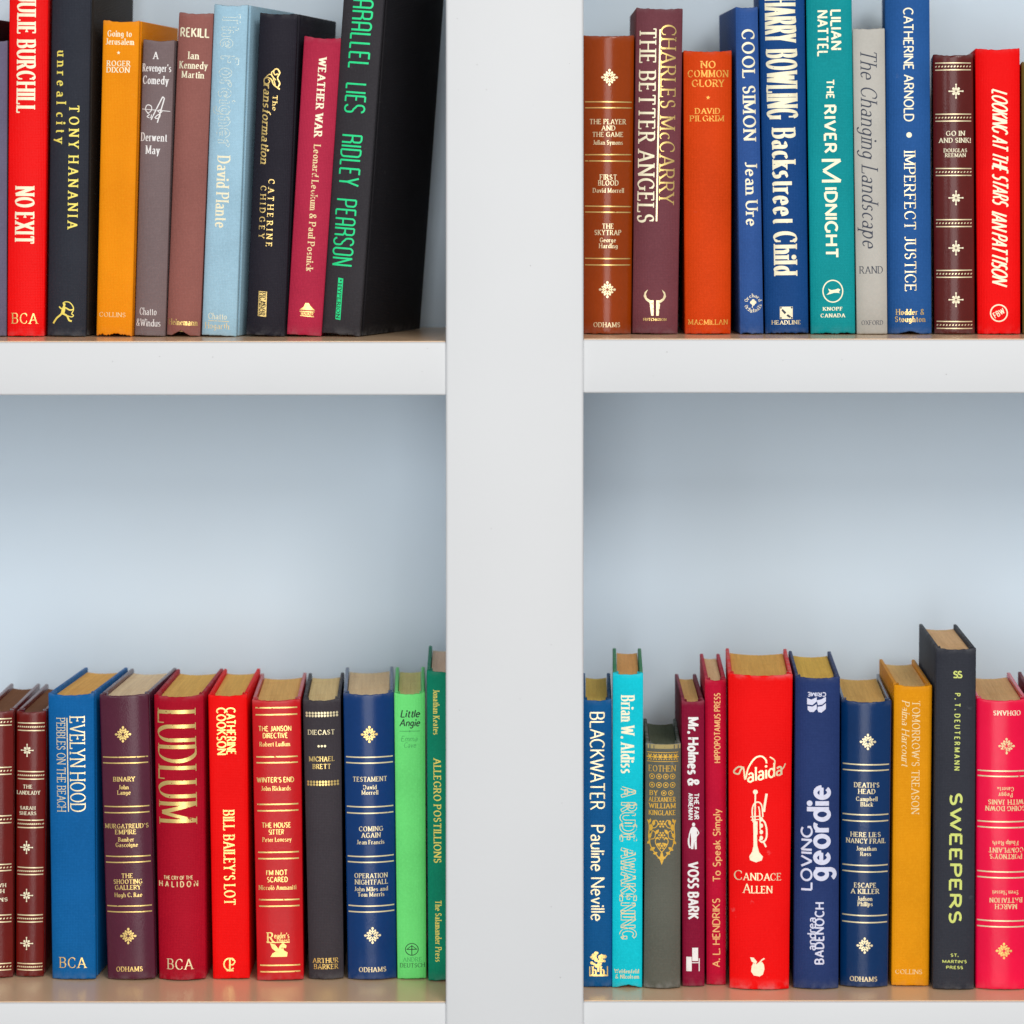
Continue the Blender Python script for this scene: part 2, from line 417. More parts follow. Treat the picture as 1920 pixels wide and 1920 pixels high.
class Flat:
    """flat print collected in spine coordinates (u across, v up), laid onto the spine's surface"""
    def __init__(s, book): s.b = book; s.V = []; s.F = []; s.k = 0
    def _o(s): s.k += 1; return 0.00007 + (s.k % 9) * 0.000007
    def rib(s, Lr, Rr):
        o = s._o(); b0 = len(s.V)
        for l, r in zip(Lr, Rr):
            s.V.append((l[0], l[1], o)); s.V.append((r[0], r[1], o))
        for i in range(len(Lr) - 1):
            a = b0 + 2*i; s.F.append((a, a+1, a+3, a+2))
    def line(s, pts, wd):
        f = (lambda a: wd)
        for Lr, Rr in ribbons(pts, f, 0.0010): s.rib(Lr, Rr)
    def poly(s, pts):
        o = s._o()
        tri = tessellate_polygon([[Vector((x, y, 0)) for x, y in pts]])
        def sub(a, b, c, d):
            L = max(math.hypot(a[0]-b[0], a[1]-b[1]), math.hypot(b[0]-c[0], b[1]-c[1]), math.hypot(a[0]-c[0], a[1]-c[1]))
            if d == 0 or L < 0.0012:
                i = len(s.V); s.V += [(a[0], a[1], o), (b[0], b[1], o), (c[0], c[1], o)]; s.F.append((i, i+1, i+2)); return
            m = lambda p, q: ((p[0]+q[0])/2, (p[1]+q[1])/2)
            ab, bc, ca = m(a, b), m(b, c), m(c, a)
            sub(a, ab, ca, d-1); sub(ab, b, bc, d-1); sub(ca, bc, c, d-1); sub(ab, bc, ca, d-1)
        for t in tri: sub(pts[t[0]], pts[t[1]], pts[t[2]], 3)
    def disc(s, c, r, ry=None, n=12):
        s.poly([(c[0]+r*math.cos(2*math.pi*i/n), c[1]+(ry or r)*math.sin(2*math.pi*i/n)) for i in range(n)])
    def ring(s, c, r, wd, ry=None, a0=0, a1=360):
        n = 28
        s.line([(c[0]+r*math.cos(math.radians(a0+(a1-a0)*i/n)), c[1]+(ry or r)*math.sin(math.radians(a0+(a1-a0)*i/n))) for i in range(n+1)], wd)
    def text(s, txt, c, L, h, rot=0, sty='serif', outline=False, lift=0.0, swell=1.0, track=0.0):
        thick, thin, ser, slant = STY[sty]
        sb = (0.09 if ser else 0.055) + thick * 0.42
        if txt.lower() == txt: sb *= 0.9
        sb += track
        tot, pen, sp = 0, [], False
        for ch in txt:
            if ch == ' ': tot += 0.38; sp = True; continue
            ch = ('deco' + ch) if sty == 'deco' else ch
            wd, st = G[ch]
            pr = pen[-1][0] if pen and not sp else ''
            if pr in ('L', 'r', 't', 'f', 'c'): tot -= (0.13 if pr == 'L' and ch in 'TYVU' else 0.07)
            if (pr + ch) in ('AV','AY','AT','TA','VA','WA','PA','FA','YA','AW','To','Ye','LT','RT','RY','KW','AC'): tot -= 0.10
            sp = False
            tot += sb; pen.append((ch, tot)); tot += wd + sb
        tot -= 2 * sb
        first = sb
        sx = L / (tot + thick)
        x0 = -L / 2 + thick * sx / 2 - first * sx
        ca, sa = math.cos(math.radians(rot)), math.sin(math.radians(rot))
        def tr(x, y):
            X, Y = x0 + x * sx, (y - 0.5) * h
            X += slant * (y - 0.5) * h
            return (c[0] + X*ca - Y*sa, c[1] + X*sa + Y*ca)
        ws = h * min(1.25, max(0.35, (sx / h)) ** 0.65)
        tk, tn = thick * ws * swell, max(thin * ws * swell, 0.00016)
        rr = math.radians(rot)
        def wf(a):
            k = abs(math.sin(a - rr - math.radians(18))) ** 1.4
            return tn + (tk - tn) * k
        for ch, px in pen:
            wd, sts = G[ch]
            for st in sts:
                if st[0] == '*':
                    a, b = [float(v) for v in st[1:].split(',')]
                    s.disc(tr(px + a, b), tk * 0.62 + 0.00005); continue
                pts, fl = parse(st)
                q = [tr(px + a, b) for a, b in pts]
                if outline:
                    for Lr, Rr in ribbons(q, lambda a: tk, 0.001):
                        for row in (Lr, Rr): s.line(row, 0.055 * ws)
                        s.line([Lr[0], Rr[0]], 0.055*ws); s.line([Lr[-1], Rr[-1]], 0.055*ws)
                else:
                    for Lr, Rr in ribbons(q, wf, 0.001): s.rib(Lr, Rr)
                if ser and not outline:
                    for k, f in ((0, fl[0]), (-1, fl[1])):
                        p = pts[k]
                        if f == 'h':
                            e = (thick * 0.5 + 0.085)
                            s.line([tr(px + p[0] - e, p[1]), tr(px + p[0] + e, p[1])], tn)
                        elif f == 'v':
                            dn = 0.16 if p[1] > 0.5 else -0.16
                            if 0.4 < p[1] < 0.6: dn = 0.08; s.line([tr(px+p[0], p[1]-0.08), tr(px+p[0], p[1]+0.08)], tn*1.2)
                            else: s.line([tr(px + p[0], p[1] + (0.02 if dn > 0 else -0.02)), tr(px + p[0], p[1] - dn)], tn * 1.3)
    def build(s, name, ink, lift=0.0):
        V = []
        for u, v, o in s.V: V.append(s.b.surf(u, v, o + lift))
        me = mesh_from(name, V, s.F)
        o = link(name, me, INK[ink], s.b.root)
        me.polygons.foreach_set('use_smooth', [True] * len(me.polygons))
        return o

# ------------------------------------------------------------------ a book
class Book:
    count = 0
    def __init__(s, shelf, tl, tr, bl, br, ty, by, dx, color, label, kind='cloth', bulge=0.10, n=2.2, Ld=0.139,
                 page=(214, 180, 132), depth=None, head=0.0012, tail=0.0006, notch=None, worn=0.35, rough=None, group=None, sidec=None):
        Book.count += 1; s.seed = Book.count
        base = SH[shelf]
        Y = depth if depth is not None else D * (CZ - base) / ((by - HY) * S) - D
        s.k = k = S * (D + Y) / D
        s.by, s.ty = by, ty
        lean = math.atan(((tl + tr) / 2 - (bl + br) / 2) / (by - ty))
        X0 = ((bl + br) / 2 - 960) * k
        pxt = (tl + tr) / 2
        Xf_, Xb_ = (pxt - 960) * k, (pxt + dx - 960) * S * (D + Y + Ld) / D
        yaw = math.atan((Xb_ - Xf_) / Ld)
        s.cy = math.cos(yaw)
        s.wb = (br - bl) * k / s.cy * math.cos(lean); s.wt = (tr - tl) * k / s.cy * math.cos(lean)
        s.B = bulge * 1.3 * s.wb; s.n = n
        lift = s.wb / 2 * abs(math.sin(lean)) + 0.0002
        s.zb = base + lift
        s.lean = lean
        ztop = CZ - (ty - HY) * k
        s.H = (ztop - s.zb) / math.cos(lean)
        s.cb, s.ct = (bl + br) / 2, (tl + tr) / 2
        s.base = base
        r = s.root = bpy.data.objects.new('book', None); col.objects.link(r)
        r.empty_display_size = 0.02
        r.location = (X0, Y + s.B, s.zb); r.rotation_euler = (0, lean, -yaw)
        r['label'] = label; r['category'] = 'book'
        if group: r['group'] = group
        s.mat = cover_mat('cover_' + kind, color, kind, s.H, worn, s.seed, rough)
        s.bmat = cover_mat('board_' + kind, sidec, kind, s.H, worn, s.seed, rough) if sidec else s.mat
        s.make(Ld, page, head, tail, notch)
    def hw(s, v):
        t = v / s.H
        return (s.wb + (s.wt - s.wb) * t) / 2
    def disp(s, u, v):
        return 0.00022 * noise.noise(Vector((u * 28 + s.seed * 3.1, v * 16, s.seed * 1.7)))
    def arc(s, q):          # q in -1..1 -> y
        return -s.B * (1 - min(1, abs(q)) ** s.n)
    def surf(s, u, v, off):
        h = s.hw(v); q = max(-0.999, min(0.999, u / h))
        y = s.arc(q) + s.disp(u, v)
        dy = s.B * s.n * abs(q) ** (s.n - 1) / h * (1 if q > 0 else -1)
        l = math.hypot(1, dy)
        return (u + dy / l * off, y - off / l, v)
    def P(s, px, py):
        z = CZ - (py - HY) * s.k
        v = (z - s.zb) / math.cos(s.lean)
        cx = s.cb + (s.ct - s.cb) * (s.by - py) / (s.by - s.ty)
        return ((px - cx) * s.k / s.cy, v)
    def make(s, Ld, page, head, tail, notch):
        H = s.H; root = s.root
        # ---- spine: wrapped strip with joints, rolled head and tail
        qs = [-1 + 2 * i / 36 for i in range(37)]
        rnd = random.Random(s.seed)
        j1, j2, j3 = rnd.random() * 9, rnd.random() * 9, rnd.random() * 9
        def prof(h, v):
            P = [(-h + 0.0030, 0.0125), (-h + 0.0032, 0.0100), (-h + 0.0026, 0.0080), (-h + 0.0007, 0.0052), (-h, 0.0030), (-h, 0.0012)]
            P = [(x, y + 0.0) for x, y in P]
            for q in qs:
                x = h * q; P.append((x, s.arc(q) + s.disp(x, v)))
            P += [(h, 0.0012), (h, 0.0030), (h - 0.0007, 0.0052), (h - 0.0026, 0.0080), (h - 0.0032, 0.0100), (h - 0.0030, 0.0125)]
            return P
        rows = []
        nz = 44
        tz = [(0.012, 0.0014), (0.0004, 0.0013), (0.0, 0.0008), (0.0003, 0.00025), (0.0010, 0.0)]
        spec = [(z, o) for z, o in tz] + [(0.0022 + (H - 0.0044) * i / nz, 0.0) for i in range(nz + 1)] + [(H - z, o) for z, o in reversed(tz)]
        V, F = [], []
        for z, o in spec:
            h = s.hw(z); P = prof(h, z); m = len(P)
            for i, (x, y) in enumerate(P):
                a, b = P[max(0, i-1)], P[min(m-1, i+1)]
                tx, ty = b[0]-a[0], b[1]-a[1]; l = math.hypot(tx, ty) or 1
                nx, ny = ty / l, -tx / l       # outward
                q = max(-1, min(1, x / h))
                zz = z
                wt_ = max(0, 1 - (H - z) / 0.012); wb_ = max(0, 1 - z / 0.010)
                if wt_ > 0:
                    sag = head * (1 - q * q) + 0.0005 * noise.noise(Vector((x * 260, j1, 0))) + 0.0002 * noise.noise(Vector((x * 500, j2, 0)))
                    zz -= max(0, sag) * wt_
                if wb_ > 0:
                    e = tail * (0.6 + 0.6 * noise.noise(Vector((x * 240, j3, 0))) + 0.5 * noise.noise(Vector((x * 800, j1, 0)))) * (1 - abs(q) ** 6)
                    if notch:
                        for nc, nw_, nh in notch: e += nh * max(0, 1 - abs(q - nc) / nw_)
                    zz += max(0, e) * wb_
                V.append((x - nx * o, y - ny * o, zz))
        m = len(P)
        for r in range(len(spec) - 1):
            for i in range(m - 1):
                a = r * m + i; F.append((a, a+1, a+m+1, a+m))
        o = link('spine', mesh_from('spine', V, F), s.mat, root)
        o.data.polygons.foreach_set('use_smooth', [True] * len(o.data.polygons))
        # ---- boards (thing > part), slightly rounded edges
        for sd in (-1, 1):
            bm = bmesh.new()
            t = 0.0029
            vs = []
            for z in (0.0003, H - 0.0001):
                h = s.hw(z)
                out = h - 0.00015; inn = h - t
                for x, y in ((out, 0.0088), (out, Ld), (inn, Ld), (inn, 0.0088)):
                    vs.append(bm.verts.new((sd * x, y, z)))
            fs = ((0,1,2,3),(7,6,5,4),(0,4,5,1),(1,5,6,2),(2,6,7,3),(3,7,4,0))
            for f in fs: bm.faces.new([vs[i] for i in f])
            bmesh.ops.recalc_face_normals(bm, faces=bm.faces)
            bmesh.ops.bevel(bm, geom=bm.edges[:], offset=0.0008, segments=3, affect='EDGES', profile=0.5)
            # a gentle warp of the board
            wv = rnd.uniform(-0.0006, 0.0010)
            me = bpy.data.meshes.new('cover_board'); bm.to_mesh(me); bm.free()
            o = link('front_cover' if sd > 0 else 'back_cover', me, s.bmat, root)
            me.polygons.foreach_set('use_smooth', [True] * len(me.polygons))
        # ---- text block with rounded back and hollow fore-edge
        nxx, nyy = 26, 14
        z0, z1 = 0.0032, H - 0.0034
        V, F = [], []
        y0 = 0.0018; y1 = Ld - 0.0042
        dip = min(0.011, s.wb * 0.26)
        for z in (z0, z1):
            h = s.hw(z) - 0.0034
            for j in range(nyy + 1):
                for i in range(nxx + 1):
                    q = -1 + 2 * i / nxx
                    ya = y0 - (s.B * 0.75) * (1 - q * q); yb = y1 - dip * (1 - q * q)
                    yy = ya + (yb - ya) * j / nyy
                    zz = z
                    if z == z1:
                        zz = z + 0.00016 * noise.noise(Vector((i * 0.9 + s.seed, j * 0.12, 2.0))) - 0.0004 * (1 - j / nyy) * 0
                    V.append((h * q, yy, zz))
        W = nxx + 1; N = W * (nyy + 1)
        for j in range(nyy):
            for i in range(nxx):
                a = j * W + i
                F.append((a, a+W, a+W+1, a+1)); F.append((N+a, N+a+1, N+a+W+1, N+a+W))
        for i in range(nxx):
            F.append((i, i+1, N+i+1, N+i)); b = nyy * W + i; F.append((b+1, b, N+b, N+b+1))
        for j in range(nyy):
            a = j * W; F.append((a+W, a, N+a, N+a+W)); b = a + nxx; F.append((b, b+W, N+b+W, N+b))
        o = link('page_block', mesh_from('page_block', V, F), pages(page), root)
        s.page_obj = o
        # head band
        bm_pts = []
        V, F = [], []
        for q in [-0.92 + 1.84 * i / 20 for i in range(21)]:
            h = s.hw(H) - 0.0031
            y = y0 - s.B * 0.75 * (1 - q * q)
            for dy, dz in ((-0.0001, -0.0018), (-0.0001, 0.0006), (0.0009, 0.0009), (0.0014, 0.0001)):
                V.append((h * q, y + dy, z1 + dz))
        for i in range(20):
            for j in range(3):
                a = i*4 + j; F.append((a, a+4, a+5, a+1))
        link('headband', mesh_from('headband', V, F), INK['tan'], root, True)
    # ---- print
    def t(s, txt, cx, cy, L, h, rot=0, sty='serif', ink='gold', name='title', **kw):
        f = Flat(s); k = s.k
        wcos = 1 / s.cy if rot in (0, 180) else 1
        f.text(txt, s.P(cx, cy), L * k * wcos, h * k / (1 if rot in (0, 180) else s.cy), rot, sty, **kw)
        return f.build(name, ink)
    def band(s, py, ink='gold', wd=2.6, m=0.93, x0=None, x1=None):
        f = Flat(s); 
        u, v = s.P(s.cb, py); h = s.hw(v)
        a, b = -h * m, h * m
        if x0 is not None: a = s.P(x0, py)[0]
        if x1 is not None: b = s.P(x1, py)[0]
        rnd = random.Random(int(py) + s.seed)
        dv = rnd.uniform(-0.00012, 0.00012)
        f.line([(a, v - dv), ((a + b) / 2, v + 0.00005), (b, v + dv)], wd * s.k)
        return f.build('gilt_band', ink)
    def dots(s, py, n=12, r=1.4, ink='gold', m=0.86, rows=1, gap=5, skew=0.5):
        f = Flat(s); u, v = s.P(s.cb, py); h = s.hw(v)
        for j in range(rows):
            for i in range(n):
                c = (-h * m + 2 * h * m * i / (n - 1), v - j * gap * s.k)
                f.poly([(c[0] + r * s.k * math.cos(a) + skew * r * s.k * math.sin(a), c[1] + r * 1.1 * s.k * math.sin(a)) for a in [math.pi * 2 * q / 8 for q in range(8)]])
        return f.build('dotted_band', ink)
    def flat(s): return Flat(s)
    def pf(s, f, pts): f.poly([s.P(x, y) for x, y in pts])
    def pl(s, f, pts, wd): f.line([s.P(x, y) for x, y in pts], wd * s.k)

def fleuron(b, cx, cy, r=16, ink='gold'):
    f = b.flat()
    def leaf(ax, ay, ln, wd, ang):
        a = math.radians(ang); n = 8
        pts = []
        for i in range(n):
            t = i / n * 2 * math.pi
            x = ax + (ln/2 + ln/2 * math.cos(t)) ; y = ay + wd * math.sin(t)
            pts.append((x, y))
        q = []
        for x, y in pts:
            q.append((cx + x*math.cos(a) - y*math.sin(a), cy + x*math.sin(a) + y*math.cos(a)))
        b.pf(f, q)
    for a in (0, 90, 180, 270):
        leaf(r*0.14, 0, r*0.62, r*0.07, a)
        leaf(r*0.66, 0, r*0.34, r*0.15, a)
        leaf(r*0.50, r*0.16, r*0.26, r*0.11, a + 14); leaf(r*0.50, -r*0.16, r*0.26, r*0.11, a - 14)
    for a in (45, 135, 225, 315):
        leaf(r*0.14, 0, r*0.50, r*0.12, a)
        leaf(r*0.36, r*0.17, r*0.22, r*0.08, a + 8); leaf(r*0.36, -r*0.17, r*0.22, r*0.08, a - 8)
    return f.build('ornament', ink)

def cross_star(b, cx, cy, r=12, ink='gold'):
    f = b.flat()
    for i in range(8):
        a = math.radians(45 * i); L = r if i % 2 == 0 else r * 0.62
        c, sn = math.cos(a), math.sin(a)
        b.pl(f, [(cx + c*r*0.15, cy + sn*r*0.15), (cx + c*L, cy + sn*L)], r * 0.15)
        rr = r * (0.13 if i % 2 == 0 else 0.20); e = L if i % 2 == 0 else L*0.85
        f.disc(b.P(cx + c*e, cy + sn*e), rr * b.k, n=8)
        if i % 2 == 0: f.disc(b.P(cx + c*r*0.42, cy + sn*r*0.42), r*0.15*b.k, n=8)
    return f.build('ornament', ink)

def star5(b, cx, cy, r, ink):
    f = b.flat()
    b.pf(f, [(cx + (r if i % 2 == 0 else r*0.45) * math.sin(math.pi*i/5), cy - (r if i % 2 == 0 else r*0.45) * math.cos(math.pi*i/5)) for i in range(10)])
    return f.build('ornament', ink)

def drule(b, ys, ink='gold', n=12, m=0.90):
    for y0, y1 in ys:
        b.band(y0, ink, 2.0, m); b.band(y1, ink, 2.0, m); b.dots((y0 + y1) / 2, n, 1.5, ink, m - 0.04)

def bezpath(pts, k=6):
    """Catmull-Rom through the points"""
    out = []
    n = len(pts)
    for i in range(n - 1):
        p0 = pts[max(0, i-1)]; p1 = pts[i]; p2 = pts[i+1]; p3 = pts[min(n-1, i+2)]
        for j in range(k):
            t = j / k
            out.append(tuple(0.5 * ((2*p1[d]) + (-p0[d]+p2[d])*t + (2*p0[d]-5*p1[d]+4*p2[d]-p3[d])*t*t + (-p0[d]+3*p1[d]-3*p2[d]+p3[d])*t**3) for d in (0, 1)))
    out.append(pts[-1])
    return out

# ================================================================== upper left shelf
GUL = 'books on the upper left shelf'; GUR = 'books on the upper right shelf'
GLL = 'books on the lower left shelf'; GLR = 'books on the lower right shelf'
DU = 0.070
b = Book('UL', -98, -42, -104, -44, 30, 631, 95, '2b2a2e', 'dark charcoal book showing only its cover edge behind the grey violet book', bulge=.08, depth=DU, group=GUL)
b = Book('UL', -42, 13, -46, 11, 75, 631, 40, '6d6880', 'dusty grey violet book cut off by the left frame edge on the upper shelf', bulge=.10, depth=DU, group=GUL, page=(150,150,140))

b = Book('UL', 17, 90, 13, 82, -44, 631, 44, 'ff0008', 'bright red book with big condensed cream capitals beside the grey violet book', bulge=.09, depth=DU, group=GUL, rough=.5)
b.t('JULIE BURCHILL', 49, 102, 222, 33, -90, 'serifx', 'ivory', 'author_name')
b.t('NO EXIT', 46, 404, 108, 34, -90, 'serifx', 'ivory')
b.t('BCA', 46, 597, 48, 19, 0, 'serif', 'gold', 'publisher_name')

b = Book('UL', 97, 171, 87, 160, -60, 632, 82, '343740', 'charcoal book with yellow spaced lettering and a running archer emblem near its foot', bulge=.12, depth=DU, group=GUL, sidec='35302c')
b.t('unreal city', 116, 182, 174, 18, -90, 'serifb', 'yellow', track=.22)
b.t('TONY HANANIA', 139, 313, 232, 17, -90, 'serifb', 'yellow', 'author_name', track=.16)
f = b.flat()
b.pl(f, bezpath([(100,607),(107,597),(116,589),(119,580),(122,573)]), 3.4)
b.pl(f, bezpath([(119,588),(127,592),(131,600),(136,602)]), 3.4)
b.pl(f, bezpath([(112,575),(117,579),(124,577),(132,581),(139,580)]), 2.6)
b.pl(f, bezpath([(119,590),(121,582),(122,575)]), 5.4)
f.disc(b.P(122, 571), 2.6 * b.k)
b.pl(f, bezpath([(119,569),(124,566),(132,567),(138,574),(139,581),(136,588),(139,591),(136,594),(128,592)]), 1.8)
f.build('archer_emblem', 'yellow')

b = Book('UL', 193, 262, 180, 247, 38, 628, 75, 'fa9406', 'amber orange book with small cream lettering at head and foot', bulge=.05, n=5, depth=DU, group=GUL, tail=.0024, worn=.15)
b.t('Going to', 225, 63, 46, 11, 0, 'serifb', 'ivory'); b.t('Jerusalem', 225, 78, 54, 11, 0, 'serifb', 'ivory')
star5(b, 223, 99, 3.6, 'ivory')
b.t('ROGER', 223, 119, 45, 9.5, 0, 'serifb', 'ivory', 'author_name'); b.t('DIXON', 222, 131, 44, 9.5, 0, 'serifb', 'ivory', 'author_name')
b.t('COLLINS', 211, 590, 50, 8, 0, 'serif', 'cream', 'publisher_name')

b = Book('UL', 268, 327, 251, 309, 74, 628, 62, '7d6c6d', 'short mushroom brown book with white lettering and a quill and mask drawing', bulge=.12, depth=DU, group=GUL)
b.t('A', 293, 104, 10, 13, 0, 'serifb', 'white')
b.t("Revenger's", 294, 127, 54, 14, 0, 'serifb', 'white'); b.t('Comedy', 292, 150, 49, 15, 0, 'serifb', 'white')
f = b.flat()
b.pl(f, [(266,205),(319,208)], 1.2)
b.pl(f, [(284,225),(306,181)], 2.2); b.pl(f, [(309,184),(296,230)], 2.2); b.pl(f, [(306,181),(309,184)], 2)
b.pl(f, bezpath([(275,198),(273,206),(279,212),(285,206),(284,199),(278,197),(275,199)]), 1.8)
b.pl(f, bezpath([(276,212),(281,215),(276,219),(283,221),(285,215)]), 1.6)
b.pl(f, bezpath([(303,205),(297,208),(302,211),(305,208)]), 1.6); b.pl(f, bezpath([(291,221),(296,216),(301,214),(299,221),(292,222)]), 1.8)
f.build('quill_drawing', 'white')
b.t('Derwent', 289, 257, 50, 15, 0, 'serifb', 'white', 'author_name'); b.t('May', 287, 281, 27, 15, 0, 'serifb', 'white', 'author_name')
b.t('Chatto', 278, 584, 32, 13, 0, 'serif', 'white', 'publisher_name'); b.t('&Windus', 278, 605, 46, 13, 0, 'serif', 'white', 'publisher_name')

b = Book('UL', 335, 400, 311, 374, 23, 629, 60, '966059', 'reddish brown cloth book with cream bold title at its head and a split tail', bulge=.13, depth=DU, group=GUL, notch=[(-.1,.55,.0040)])
b.t('REKILL', 366, 61, 56, 16, 0, 'sansb', 'ivory')
b.t('Ian', 364, 104, 20, 13, 0, 'serifb', 'ivory', 'author_name'); b.t('Kennedy', 363, 122, 53, 13, 0, 'serifb', 'ivory', 'author_name'); b.t('Martin', 362, 140, 42, 12, 0, 'serifb', 'ivory', 'author_name')
b.t('Heinemann', 343, 604, 54, 11, 0, 'serifb', 'gold', 'publisher_name')

b = Book('UL', 402, 466, 377, 443, 8, 632, 92, 'a4cade', 'pale blue book with worn ghostly outline title and cream author lettering', bulge=.07, n=3.5, depth=DU, group=GUL, worn=.6)
b.t('The Foreigner', 430, 150, 252, 31, -90, 'serifb', 'ghost', outline=True)
b.t('David Plante', 419, 360, 135, 23, -90, 'serifb', 'ivory', 'author_name')
b.t('Chatto', 409, 593, 35, 11, 0, 'serif', 'ivory', 'publisher_name'); b.band(602, 'cream', 1.2, .6); b.t('Hogarth', 408, 611, 46, 11, 0, 'serif', 'cream', 'publisher_name')

b = Book('UL', 487, 558, 460, 533, 24, 630, 76, '2d2b33', 'black book with golden italic swash title and a boxed gold stamp', bulge=.13, depth=DU, group=GUL)
b.t('ransformation', 501, 234, 150, 15, -90, 'italicb', 'gold')
f = b.flat()
b.pl(f, bezpath([(527,167),(521,163),(515,158),(512,150),(505,146),(498,148),(497,155),(503,158),(508,153),(505,149)]), 2.4)
b.pl(f, bezpath([(524,163),(527,156),(523,146),(527,136),(522,129),(516,133),(518,140),(524,138)]), 2.4)
b.pl(f, bezpath([(520,150),(513,143),(512,136),(517,132)]), 2.2); b.pl(f, bezpath([(499,147),(507,140),(513,142),(516,150),(519,160)]), 2.0)
f.build('swash_initial', 'gold')
b.t('The', 518, 193, 30, 8, -90, 'serifb', 'gold')
b.t('CATHERINE', 509, 399, 127, 10.5, -90, 'serifb', 'gold', 'author_name', track=.22); b.t('CHIDGEY', 494, 398, 99, 10.5, -90, 'serifb', 'gold', 'author_name', track=.22)
f = b.flat(); b.pf(f, [(487,546),(503,547),(501,594),(485,593)]); f.build('stamp_box', 'gold')
f = b.flat(); f.text('PICADOR', b.P(494, 570), 44*b.k, 12*b.k, -90, 'serifb'); f.build('publisher_name', 'black', 0.0001)

b = Book('UL', 570, 640, 537, 602, 69, 629, 30, 'b8304c', 'raspberry cloth book with cream lettering leaning against the tall black book', bulge=.11, depth=DU, group=GUL, page=(190,170,140))
b.t('WEATHER WAR', 601, 182, 150, 13.5, -90, 'serifx', 'ivory')
b.t('Leonard Leokum & Paul Posnick', 588, 390, 238, 12, -90, 'serifb', 'cream', 'author_name')
f = b.flat(); b.pf(f, [(562,581),(570,575),(573,568),(579,568),(583,574),(591,581)]); b.pl(f, [(562,584),(590,584)], 1.6); b.pl(f, [(563,592),(589,593)], 1.6); f.build('temple_emblem', 'gold')
b.t('WALKER', 576, 588, 24, 5, 0, 'sansb', 'gold', 'publisher_name')

b = Book('UL', 651, 727, 600, 674, -60, 630, 119, '3b393d', 'thick black book leaning right with tall neon green capitals and its wide front cover showing', bulge=.07, n=3, depth=DU, group=GUL, Ld=.141, tail=.0012, sidec='242326')
for tx, cx, cy, L in (('PARALLEL', 682, 54, 152), ('LIES', 670.5, 184, 56), ('RIDLEY', 660.5, 301, 97), ('PEARSON', 648.5, 436, 126)):
    b.t(tx, cx, cy, L, 37, -90, 'deco', 'mint', 'title' if cy < 250 else 'author_name', swell=.95)
f = b.flat(); b.pf(f, [(637,521),(646.5,522),(640.5,600),(631,599)]); f.build('stamp_box', 'mint')
f = b.flat(); f.text('HYPERION', b.P(638, 564), 66*b.k, 6.5*b.k, -90, 'serifb'); f.disc(b.P(642,526), 1.6*b.k); f.build('publisher_name', 'black', 0.0001)

# ================================================================== upper right shelf
b = Book('UR', 1094, 1190, 1094, 1184, 65, 629, -6, '98400a', 'tan brown leather omnibus with gilt double bands beside the white upright', 'leather', bulge=.17, n=2, depth=DU, group=GUR, rough=.19)
fleuron(b, 1143, 145, 16, 'pale'); fleuron(b, 1139, 543, 16, 'pale')
for y in (191,202,290,302,387,398,485,497): b.band(y, 'gold', 2.2)
for tx, cx, cy, L, h in (('THE PLAYER',1140,228,68,9),('AND',1141,240,26,8.5),('THE GAME',1140,252,58,8.5),('FIRST',1141,332,32,9),('BLOOD',1141,343,38,9),('THE',1140,424,22,9),('SKYTRAP',1140,436,50,9)):
    b.t(tx, cx, cy, L, h, 0, 'serifb', 'pale')
for tx, cx, cy, L, h in (('Julian Symons',1140,267,56,8),('David Morrell',1141,357,58,8),('George',1140,450,30,8),('Harding',1141,461,35,8)):
    b.t(tx, cx, cy, L, h, 0, 'serifb', 'pale', 'author_name')
b.t('ODHAMS', 1138, 609, 50, 8.5, 0, 'serifb', 'pale', 'publisher_name')

b = Book('UR', 1193, 1281, 1186, 1271, 14, 629, -14, '75434b', 'dusty plum book with two lines of gold capitals and a bull horn emblem', bulge=.13, depth=DU, group=GUR, worn=.3)
b.t('THE BETTER ANGELS', 1213, 235, 366, 29, -90, 'serifb', 'ivory', swell=.9)
b.t('CHARLES McCARRY', 1252, 214, 336, 27, -90, 'serif', 'gold', 'author_name')
f = b.flat(); b.pl(f, [(1238,55),(1231,415)], 3); f.build('gilt_rule', 'pale')
f = b.flat()
for sx in (-1, 1):
    c = 1228
    b.pf(f, [(c+sx*2.5,563),(c+sx*2.5,592),(c+sx*7,592),(c+sx*10,568),(c+sx*17,563),(c+sx*21,556),(c+sx*19,548),(c+sx*13,543),(c+sx*17,552),(c+sx*15,559),(c+sx*9,563)][::1])
f.build('bull_emblem', 'pale')
b.t('HUTCHINSON', 1228, 599, 43, 4.5, 0, 'serifb', 'gold', 'publisher_name')

b = Book('UR', 1282, 1373, 1285, 1371, 94, 629, -15, 'd84606', 'scarlet orange cloth book with faded gilt title and frayed tail', bulge=.14, depth=DU, group=GUR, worn=.25, tail=.0008)
for tx, cy, L in (('NO',121,28),('COMMON',138,76),('GLORY',156,61)): b.t(tx, 1328, cy, L, 12.5, 0, 'serifb', 'orange')
star5(b, 1328, 183, 4.2, 'orange')
b.t('DAVID', 1327, 208, 47, 10, 0, 'serifb', 'orange', 'author_name'); b.t('PILGRIM', 1326, 222, 64, 10, 0, 'serifb', 'orange', 'author_name')
b.t('MACMILLAN', 1328, 604, 74, 9, 0, 'serifb', 'orange', 'publisher_name')

